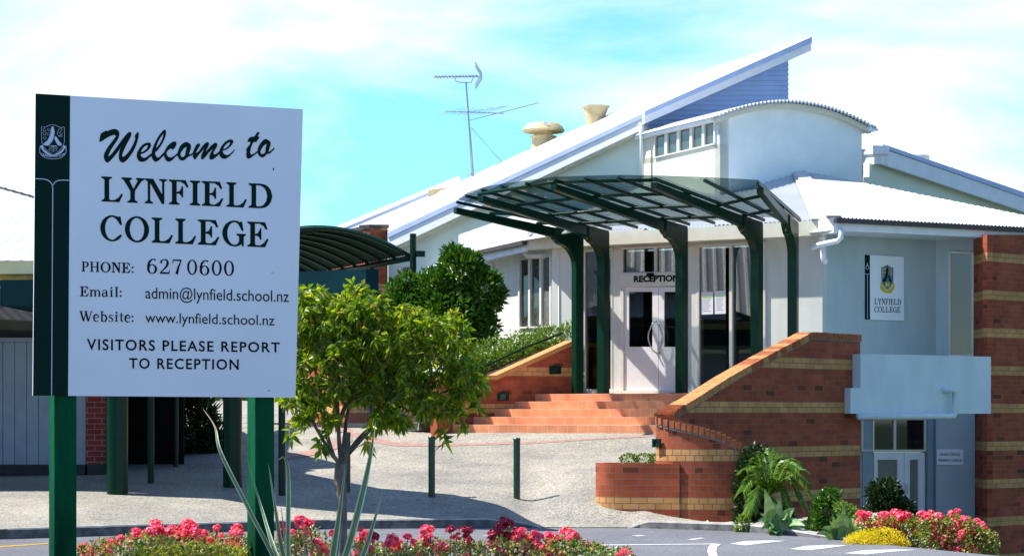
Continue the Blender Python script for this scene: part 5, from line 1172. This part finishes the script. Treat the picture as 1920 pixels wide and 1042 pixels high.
blobs = [(596,612,50),(662,590,46),(600,680,62),(660,660,66),(735,690,66),(792,652,50),(842,636,38),(850,700,50),(782,740,52),(655,740,60),(722,750,50),(590,755,42),(555,690,40),(548,640,36),(575,790,26),(870,745,36),(700,640,50),(560,585,30),(545,755,30),(795,775,30),(700,792,26),(750,795,24),(838,775,32),(885,725,26),(562,735,26),(620,800,20),(665,600,34),(705,590,24),(760,600,24),(575,620,34),(672,552,16),(800,606,18),(852,606,16),(570,560,16),(600,562,14),(758,590,14)]
lm = MB(); tw = MB()
for bx, by, br_ in blobs:
    R_m = br_*TD/F
    for _ in range(max(7, int(br_*.47))):
        v = rv(); c = tp(bx, by, rnd.uniform(-.22, .22)); 
        a = c+v*R_m*.25; d = (v*.8+V((.15, 0, .75))).normalized(); e = a+d*R_m*rnd.uniform(.7, 1.15)
        e.z -= 0; mid = a.lerp(e, .5)+V((rv().x*.02, 0, .015)); tw.tube([a, mid, e], [.0035, .003, .0015], 4, cap=False)
        nl = int(9+R_m*52)
        for j in range(nl):
            t = (j+.5)/nl; q = a.lerp(mid, t*2) if t < .5 else mid.lerp(e, t*2-1)
            sd = rv(); ld = (sd*.9+d*.35+V((0, 0, -.55*(1-t)))).normalized(); leaf(lm, q, ld, rnd.uniform(.042, .07), rnd.uniform(.020, .031), droop=.25)
for sx, sy, ln in [(563,570,30),(577,545,38),(590,560,30),(608,572,26),(628,565,34),(648,548,36),(662,538,40),(676,552,34),(694,568,30),(712,588,26),(738,600,28),(765,588,36),(780,580,34),(798,596,30),(818,606,26),(838,600,36),(852,592,36),(866,608,28),(880,640,26),(892,690,24),(895,735,24),(548,600,30),(556,640,24),(868,770,22),(830,800,20),(600,812,18),(545,790,20),(690,815,16),(905,712,16)]:
    sy += 12; a = tp(sx+rnd.uniform(-6, 6), sy+ln, rnd.uniform(-.12, .12)); e = tp(sx, sy-ln*.45, rnd.uniform(-.15, .15)); md = a.lerp(e, .5)+V((rnd.uniform(-.012, .012), 0, 0)); tw.tube([a, md, e], [.004, .003, .0015], 4, cap=False)
    for j in range(17):
        t = j/16; q = a.lerp(e, t); leaf(lm, q, rv()*.9+(e-a).normalized()*(.2+.6*t)+V((0, 0, -.45*(1-t))), rnd.uniform(.055, .085), rnd.uniform(.024, .034), droop=.3)
m.build('trunk', M['bark'], TR, smooth=True); tw.build('twigs', M['bark'], TR); lm.build('crown', M['tree_leaf'], TR)
# a row of shrubs
def shrub(name, label, cat, blobs, n, L_, W_, mt, D, group=None, shell=.6, stem=None):
    base = P(blobs[0][0], blobs[0][1], D); g_ = thing(name, label, cat, base, group); m = MB()
    tot = sum(b[2]*b[3] for b in blobs)
    for b in blobs:
        s = D/F; cloud(m, P(b[0], b[1], D+(b[4] if len(b) > 4 else 0)), (b[2]*s, min(b[2]*s, .9), b[3]*s), int(n*b[2]*b[3]/tot), L_, W_, shell)
    m.build('foliage', mt, g_)
    m = MB()
    zb = zpl(base.x, D)-.1 if stem is None else stem
    for b in blobs[:4]: m.tube([V((base.x, D, zb)), P((b[0]+blobs[0][0])/2, b[1], D), P(b[0], b[1]-b[3]*.4, D)], [.04, .025, .01], 7)
    m.build('stem', M['bark'], g_); return g_
shrub('rounded_shrub', 'big rounded dark green glossy shrub behind the canopy post, left of the reception wing', 'shrub',
      [(840,600,66,60),(862,510,36,40),(905,550,36,40),(812,548,40,40),(772,592,38,48),(893,618,38,36),(745,560,22,30),(850,478,20,14),(886,492,18,15),(930,560,13,18),(800,650,50,34),(925,520,10,10),(765,530,16,16)], 10000, .15, .07, M['bush_leaf'], 42.2, shell=.5)
HD = thing('hedge', 'bright green clipped hedge sloping up beside the left stair wall', 'hedge', P(960, 720, 41))
m = MB()
for i in range(46):
    t = i/45; px = 868+t*204; y = 664-t*48; c = P(px, y+14, 41.0+t*.6); cloud(m, c+V((0, rnd.uniform(-.4, .5), -rnd.random()*.15)), (.24, .32, .36), 110, .08, .042, .55)
for i in range(36):
    t = i/35; px = 870+t*160; y = 700-t*40; c = P(px, y, 40.6+t*.7); cloud(m, c, (.22, .28, .27), 80, .075, .04, .5)
m.build('foliage', M['hedge_leaf'], HD)
m = MB(); m.prism([WLp.hit(x, y, -.25) for x, y in ((818, 712), (930, 710), (1074, 645), (1074, 790), (818, 790))], -WLp.n*1.6); m.build('soil', M['soil'], HD)
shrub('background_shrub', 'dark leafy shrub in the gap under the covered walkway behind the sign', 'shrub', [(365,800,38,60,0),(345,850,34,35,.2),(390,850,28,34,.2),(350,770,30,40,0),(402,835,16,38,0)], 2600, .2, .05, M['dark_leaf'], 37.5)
shrub('background_shrub', 'mid green shrubs glimpsed behind the young tree below the barrel canopy', 'shrub', [(700,640,60,60),(650,660,40,50),(740,700,50,50)], 3000, .12, .06, M['bush_leaf'], 45.0)
t_ = shrub('distant_tree', 'pale green distant trees seen under the walkway between the columns', 'tree', [(400,730,90,45,0),(520,720,120,45,3)], 3000, .4, .2, M['hedge_leaf'], 100.0)
# succulents in the planter
for k, (px, lab) in enumerate(((1180, 'leftmost of the three little green rosettes in the brick planter'), (1208, 'middle one of the three little green rosettes in the brick planter'), (1233, 'rightmost of the three little green rosettes, beside the curled wall'))):
    p = P(px, 866, 30.95); t = thing('planter_shrub', lab, 'plant', p, 'small plants in the planter'); m = MB(); cloud(m, p+V((0, 0, .03)), (.125, .11, .085), 420, .035, .02, .75); m.build('foliage', M['hedge_leaf'], t)
# front rose bushes
def rose_mesh(name, mt, r=1.0, n=46):
    m = MB()
    for i in range(n):
        v = rv(); v.z = abs(v.z)*1.0 if rnd.random() < .8 else v.z; q = v*r*rnd.uniform(.55, .95); s = v.cross(rv()).normalized(); w_ = v.cross(s); a = r*rnd.uniform(.22, .38)
        c0_ = q+v*a*.25; m.add([c0_-v*a*.35, q+s*a+v*.1*a, q+w_*a+v*.2*a, q-s*a+v*.1*a, q-w_*a+v*.2*a], [(0, 1, 2), (0, 2, 3), (0, 3, 4), (0, 4, 1)])
    m.add([V((.45*r*math.cos(k), .45*r*math.sin(k), -.2*r)) for k in range(6)]+[V((0, 0, .5*r))], [(i, (i+1) % 6, 6) for i in range(6)])
    me = bpy.data.meshes.new(name); me.from_pydata(m.v, [], m.f); me.materials.append(mt); return me
RM = [rose_mesh('rose_bloom', M['rose']) for _ in range(3)]; RDK = [rose_mesh('rose_bloom', M['rose_dark']) for _ in range(2)]
def bloom(px, py, r, D, parent, dark=False):
    s = D/F; o = bpy.data.objects.new('rose_bloom', rnd.choice(RDK if dark else RM)); C.objects.link(o); o.parent = parent
    o.location = P(px, py, D)-WL[parent.name]; o.scale = (r*s*1.5,)*2+(r*s*1.35,); o.rotation_euler = (rnd.uniform(-.4, .4), rnd.uniform(-.4, .4), rnd.uniform(0, 6))
def rosebush(label, prof, blooms, D, n, mix=.25, group='rose bushes in the foreground bed', ybot=1075, L_=.020, W_=.011, darkpx=(), gz=.44, dep=.45):
    x0, x1 = prof[0][0], prof[-1][0]
    def top(x):
        for (a, b), (c, d) in zip(prof, prof[1:]):
            if a <= x <= c: return b+(d-b)*(x-a)/(c-a)
        return prof[-1][1]
    c = P((x0+x1)/2, 900, D); t = thing('rose_bush', label, 'rose bush', V((c.x, D, gz)), group)
    m = MB(); s = MB(); sp = m
    for _ in range(n):
        x = rnd.uniform(x0, x1); dd = rnd.uniform(-dep, dep); tp_ = top(x)+(7 if ybot > 1060 else 0)+6*abs(dd)/dep+8*math.sin(x*.21+D*9)*math.sin(x*.083+1); y = tp_+(ybot-tp_)*rnd.random()**1.7
        q = P(x, y, D)+V((0, dd, 0)); 
        if rnd.random() < mix: leaf(sp, q, rv()+V((0, 0, .2)), L_*.8, W_*1.2, k=1)
        else: leaf(m, q, rv()+V((0, 0, .4)), L_*rnd.uniform(.7, 1.3), W_*rnd.uniform(.7, 1.3))
    for _ in range(int((x1-x0)/7)):
        x = rnd.uniform(x0, x1); a = P(x, top(x)+rnd.uniform(0, 8), D); b = V((a.x+rnd.uniform(-.1, .1), a.y+rnd.uniform(-.1, .1), gz)); s.tube([b, a.lerp(b, .5)+V((.01, 0, 0)), a], [.004, .003, .0015], 5)
    extra = []
    for b in blooms:
        for _ in range(2 if rnd.random() < .55 else 1): extra.append((b[0]+rnd.uniform(-13, 13), b[1]+rnd.uniform(2, 16), b[2]*rnd.uniform(.5, .85))+tuple(b[3:]))
    for b in list(blooms)+extra:
        px, py, r = b[:3]; bloom(px, py, r, D-.03+rnd.uniform(-.12, .1), t, len(b) > 3)
        q = P(px, py, D); s.tube([q, q-V((rnd.uniform(-.02, .02), 0, .12))], [.002, .003], 4)
        for _ in range(7): leaf(m, q+V((rnd.uniform(-.02, .02), rnd.uniform(-.02, .02), -rnd.uniform(.02, .09)*D/9)), rv(), L_, W_)
    m.build('foliage', [M['rose_leaf'], M['spent']], t); s.build('stems', M['bark'], t)
    return t
rosebush('rose bush with low pink blooms at the left end of the bed', [(150,1016),(175,1010),(215,1004),(260,998),(285,992),(300,994)],
 [(160,1031,12),(171,1037,8),(208,1019,9),(227,1009,6),(200,1034,7),(255,998,8),(265,1003,8),(283,996,8),(280,1040,9)], 9.0, 1500, .35)
rosebush('rose bush with the tallest pink blooms between the two sign posts', [(285,992),(310,990),(330,988),(350,990),(372,997)], [(292,985,10),(297,993,8),(314,1001,11),(322,991,7),(331,1004,8),(341,991,7),(352,983,9),(361,988,9),(349,1000,8),(367,999,9),(357,1009,7)], 9.0, 1150, .3)
rosebush('rose bush with brownish spent flowers just left of the right sign post', [(368,996),(390,1002),(410,1000),(430,1006),(460,1004)], [(383,999,6),(395,1013,6),(407,990,6),(444,990,8),(448,1000,8),(448,1026,7),(430,1019,7)], 9.0, 1150, .45)
rosebush('rose bush with pink blooms right of the right sign post, among the sword leaves', [(520,1006),(545,1000),(562,986),(585,990),(600,1004),(622,1018)], [(528,985,7),(533,1000,9),(548,998,6),(561,974,8),(569,978,8),(580,982,8),(576,1001,6),(595,1016,8),(604,1031,10),(613,1040,8),(590,1041,7),(626,1000,7)], 9.05, 1100, .35)
rosebush('rose bush with pale pink rounded blooms right of the sword leaves', [(662,1008),(690,1010),(720,1015),(745,1016),(782,1020)], [(675,994,5),(684,1003,9),(699,1006,9,1),(672,1013,7),(691,1030,8),(668,1036,6),(735,1010,9),(743,1017,9),(731,1020,8),(764,1007,7)], 9.0, 1100, .35)
rosebush('rose bush with pink and crimson blooms on thin stems in the middle of the bed', [(775,1016),(800,1010),(830,1014),(850,1008),(878,1006),(900,1014)], [(797,992,7),(806,994,8),(796,1010,9),(826,1024,9),(834,1030,8),(846,994,8,1),(870,993,7,1),(879,996,8,1),(879,1014,7,1),(785,1041,6),(872,1041,5)], 9.05, 1000, .35)
rosebush('tallest rose bush, with crimson blooms above the kerb and pink blooms in front', [(893,1016),(925,1003),(950,992),(985,1000),(1010,1010),(1022,1014)], [(925,1002,9,1),(936,992,8,1),(947,978,9,1),(954,982,8,1),(935,986,5,1),(943,1010,10,1),(952,1004,8,1),(928,1020,12),(968,1002,9),(978,999,9),(970,1011,7),(1003,1003,8),(1010,1008,8),(1006,1021,9),(994,1029,9),(983,1026,8),(950,1035,5)], 8.95, 1250, .35)
rosebush('rose bush with pink blooms and fresh green leaves at the right end of the bed', [(1015,1012),(1045,1002),(1075,1000),(1095,1006),(1120,1020),(1150,1026),(1185,1032)], [(1010,1006,7,1),(1028,1005,8),(1040,1006,6),(1059,998,9),(1070,1001,9),(1078,1003,6),(1027,1033,10),(1041,1036,9),(1100,1018,4),(1171,1034,7),(1180,1038,6)], 9.0, 1500, .15)
t = thing('lime_groundcover', 'lime green low plant at the bottom of the bed between the sign posts', 'plant', P(370, 1060, 8.8)); m = MB()
for i in range(2600): x = rnd.uniform(255, 460); y = 1022+abs(x-370)*.06+rnd.random()**1.2*45; leaf(m, P(x, y, 8.75)+V((0, rnd.uniform(-.15, .15), 0)), rv()+V((0, 0, .5)), .020, .011)
m.build('foliage', M['lime_leaf'], t)
# variegated sword-leaf plant
FX = thing('sword_leaf_plant', 'variegated sword-leaved plant with long pointed grey-green blades in front of the sign post', 'plant', P(585, 1250, 7.0))
def blade(pts, w0, D=7.0, dry=0.0, green=1.0):
    """pts from base to tip in pixels; a folded strip with cream margins"""
    c = catmull([tuple(P(x, y, D+dz)) for x, y, dz in pts], 8); n = len(c); m = MB(); s_ = D/F
    for i in range(n-1):
        for a, (k0, k1, mi) in enumerate(((-1, -.62, 1), (-.62, 0, 0), (0, .62, 0), (.62, 1, 1))):
            q = []
            for j in (i, i+1):
                t = j/(n-1); w_ = w0*s_*.29*min(1, (1-t)*2.2+.03)*(1-.25*t); d = (c[min(j+1, n-1)]-c[max(j-1, 0)]).normalized(); sd = d.cross(V((0, 1, 0))).normalized()
                for kk in (k0, k1): q.append(c[j]+sd*(w_*kk)+V((0, -abs(kk)*w_*.45, 0)))
            mm = 2 if (i/(n-1)) > 1-dry else mi
            m.add([q[0], q[1], q[3], q[2]], [(0, 1, 2, 3)], mm)
    return m.build('leaf', [M['flax_green'], M['flax_edge'], M['flax_dry']], FX, smooth=True)
blade([(590,1250,0),(530,1080,-.05),(470,960,-.1),(415,850,-.1),(403,800,-.05),(380,765,0)], 15, dry=.24)
blade([(592,1250,0),(560,1100,0),(520,1042,.0),(490,950,.1),(462,855,.1)], 17)
blade([(595,1250,0),(560,1100,0),(532,1042,-.05),(516,950,-.1),(503,868,-.1)], 19)
blade([(600,1250,0),(555,1110,.1),(536,1020,.15),(526,938,.15)], 10)
blade([(600,1250,0),(555,1100,-.1),(541,1042,-.1),(541,940,-.1),(540,880,-.1),(532,857,-.12),(522,862,-.15)], 17, dry=.08)
blade([(605,1250,0),(580,1100,-.2),(572,1042,-.2),(570,975,-.2)], 9)
blade([(610,1250,0),(612,1120,0),(624,1042,0),(638,950,0),(648,868,0)], 27)
blade([(612,1250,0),(618,1120,.1),(632,1042,.12),(640,980,.12)], 18)
blade([(615,1250,0),(630,1100,-.1),(655,1020,-.1),(682,915,-.1),(697,840,-.1),(704,790,-.08)], 26, dry=.2)
blade([(615,1250,0),(645,1110,-.2),(680,1042,-.2),(702,975,-.22),(718,918,-.22)], 20, dry=.05)
blade([(600,1250,0),(560,1120,-.25),(518,1042,-.3),(500,990,-.3)], 12)
# right hand garden
def agave(label, base, D, tips, gz):
    c = P(base[0], base[1], D); t = thing('agave', label, 'succulent', c, 'broad-leaved succulents in the right bed')
    for i, (x, y, w_, bend) in enumerate(tips):
        a = c+V((rnd.uniform(-.04, .04), rnd.uniform(-.1, .1), -.1)); e = P(x, y, D-.25+rnd.uniform(-.2, .2)); mid = a.lerp(e, .5)+V((0, 0, bend)); pts = catmull([tuple(a), tuple(mid), tuple(e)], 7); n = len(pts); m = MB(); rows = []
        for j, p in enumerate(pts):
            u_ = j/(n-1); d = (pts[min(j+1, n-1)]-pts[max(j-1, 0)]).normalized(); sd = d.cross(V((0, -1, .35))).normalized(); up = sd.cross(d); ww = w_*.42*D/F*(.45+1.2*math.sin(PI*min(1, u_*.75+.12)) if u_ < .999 else 0)*(1-u_**4)
            rows.append([p-sd*ww+up*ww*.35, p, p+sd*ww+up*ww*.35])
        for p, q in zip(rows, rows[1:]): m.add(p+q, [(0, 1, 4, 3), (1, 2, 5, 4)])
        m.build('leaf', M['agave'], t, smooth=True)
agave('broad-leaved grey-green succulent in front of the palm by the brick wall', (1457, 995), 28.3, [(1433,915,16,.0),(1490,952,15,.1),(1510,985,14,.12),(1506,997,12,.1),(1424,962,9,.08),(1420,975,10,.1),(1451,940,15,.05),(1462,930,12,0),(1478,962,16,.1),(1440,980,18,.1),(1515,1003,12,.1),(1470,975,16,.1),(1428,990,12,.08),(1455,1000,14,.06)], -.3)
agave('broad-leaved grey-green succulent beside the yellow flowers', (1575, 1012), 27.3, [(1573,958,14,.0),(1590,965,14,.05),(1612,978,14,.1),(1625,990,12,.1),(1555,975,10,.05),(1540,990,10,.1),(1560,962,9,0),(1602,970,12,.1),(1570,985,15,.08),(1585,995,15,.06),(1530,1000,9,.08),(1640,1003,9,.1),(1583,940,9,0)], -.3)
# palm
PC = P(1440, 935, 29.6); t = thing('small_palm', 'small feathery palm against the tall brick wall', 'palm', V((PC.x, 29.6, -.4)))
m = MB(); m.tube([V((PC.x, 29.6, -.5)), PC], [.07, .05], 10); m.build('trunk', M['bark'], t)
for i, (x, y, bz) in enumerate([(1420,862,.15),(1445,848,.12),(1470,872,.2),(1500,880,.25),(1512,905,.25),(1505,940,.3),(1430,850,.1),(1460,856,.15),(1398,880,.2),(1392,920,.25),(1490,866,.22),(1480,950,.2),(1410,950,.2),(1520,925,.28),(1455,900,.1),(1400,960,.2),(1450,965,.1)]):
    e = P(x, y, 29.4+rnd.uniform(-.6, .5)); mid = PC.lerp(e, .55)+V((0, 0, bz)); pts = catmull([tuple(PC), tuple(mid), tuple(e)], 9); m = MB(); m.tube(pts, [.009*(1-j/len(pts))+.002 for j in range(len(pts))], 5)
    for j in range(4, len(pts)):
        d = (pts[j]-pts[j-1]).normalized(); sd = d.cross(V((0, 0, 1))).normalized()
        for s_ in (-1, 1):
            for q in range(3): pp = pts[j-1].lerp(pts[j], q/3); leaf(m, pp, sd*s_+d*1.3+V((0, 0, .25-.5*rnd.random())), .16*rnd.uniform(.8, 1.1), .017, n=V((0, 0, 1)), droop=.3)
    m.build('frond', M['palm_leaf'], t)
def bush2(name, label, cat, blobs, n, L_, W_, mt, D, zb=-.9, **k): return shrub(name, label, cat, blobs, n, L_, W_, mt, D, stem=zb, **k)
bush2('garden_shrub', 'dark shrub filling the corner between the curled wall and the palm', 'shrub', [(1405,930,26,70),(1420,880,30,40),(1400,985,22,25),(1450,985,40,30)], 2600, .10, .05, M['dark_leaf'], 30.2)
bush2('garden_shrub', 'slender dark green shrub with bright tips between the two succulents', 'shrub', [(1545,965,20,32),(1556,935,17,18),(1530,990,18,20),(1560,990,14,20)], 1300, .08, .045, M['bush_leaf'], 28.6)
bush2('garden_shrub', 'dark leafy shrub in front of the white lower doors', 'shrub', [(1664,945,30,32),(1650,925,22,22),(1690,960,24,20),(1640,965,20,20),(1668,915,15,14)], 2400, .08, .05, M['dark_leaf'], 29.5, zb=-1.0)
bush2('garden_shrub', 'light green seedy shrub behind the second succulent', 'shrub', [(1590,962,16,14),(1608,975,14,12),(1577,950,12,9)], 700, .05, .03, M['hedge_leaf'], 27.6)
bush2('yellow_flower_clump', 'bright yellow flowering clump beside the pink roses', 'flowers', [(1650,1008,42,18),(1622,1012,36,15),(1680,1018,26,12),(1600,1016,18,9)], 3600, .028, .018, M['yellow'], 26.3, zb=-.5)
bush2('garden_shrub', 'low green plant at the foot of the curled brick wall', 'shrub', [(1392,985,10,18),(1400,1000,14,8),(1510,1008,30,9)], 500, .07, .04, M['hedge_leaf'], 28.9, zb=-.4)
bl = [(1615,965,8),(1628,966,7),(1658,968,9),(1672,975,8),(1680,965,10),(1690,972,9),(1700,966,7),(1705,978,9),(1722,984,10),(1733,988,8),(1712,990,7),(1620,978,6),(1640,984,7),(1650,986,6),(1678,988,7),(1684,996,6),(1695,1001,6),(1673,1010,5),(1693,1010,5)]
br2 = [(1730,966,8),(1745,964,7),(1738,972,8),(1752,975,9),(1762,968,7),(1750,990,8),(1758,998,7),(1765,985,8),(1788,966,9),(1795,960,6),(1793,980,8),(1782,992,7),(1748,1008,6),(1766,1014,9),(1770,1006,6),(1800,988,8)]
br3 = [(1810,974,7),(1815,984,8),(1820,992,8),(1832,976,5),(1840,987,8),(1843,995,5),(1830,1005,6),(1846,1008,7),(1852,1003,6),(1861,1012,6),(1842,1022,6),(1822,1025,9),(1828,1033,7),(1838,1034,6),(1796,1032,7),(1803,1000,6)]
rosebush('rose bush with pink blooms beside the yellow flowers, in front of the lower doors', [(1605,972),(1640,968),(1680,966),(1722,975)], bl, 26.6, 1500, .12, 'rose bushes in the right bed', 1035, .05, .03, gz=-.35, dep=.35)
rosebush('middle one of the pink rose bushes in the right bed', [(1718,972),(1745,966),(1780,966),(1808,974)], br2, 26.2, 1500, .15, 'rose bushes in the right bed', 1045, .05, .03, gz=-.3, dep=.35)
rosebush('rightmost pink rose bush, nearest the shaded brick wall', [(1800,972),(1830,978),(1848,992),(1866,1010)], br3, 25.9, 1300, .12, 'rose bushes in the right bed', 1050, .05, .03, gz=-.3, dep=.35)
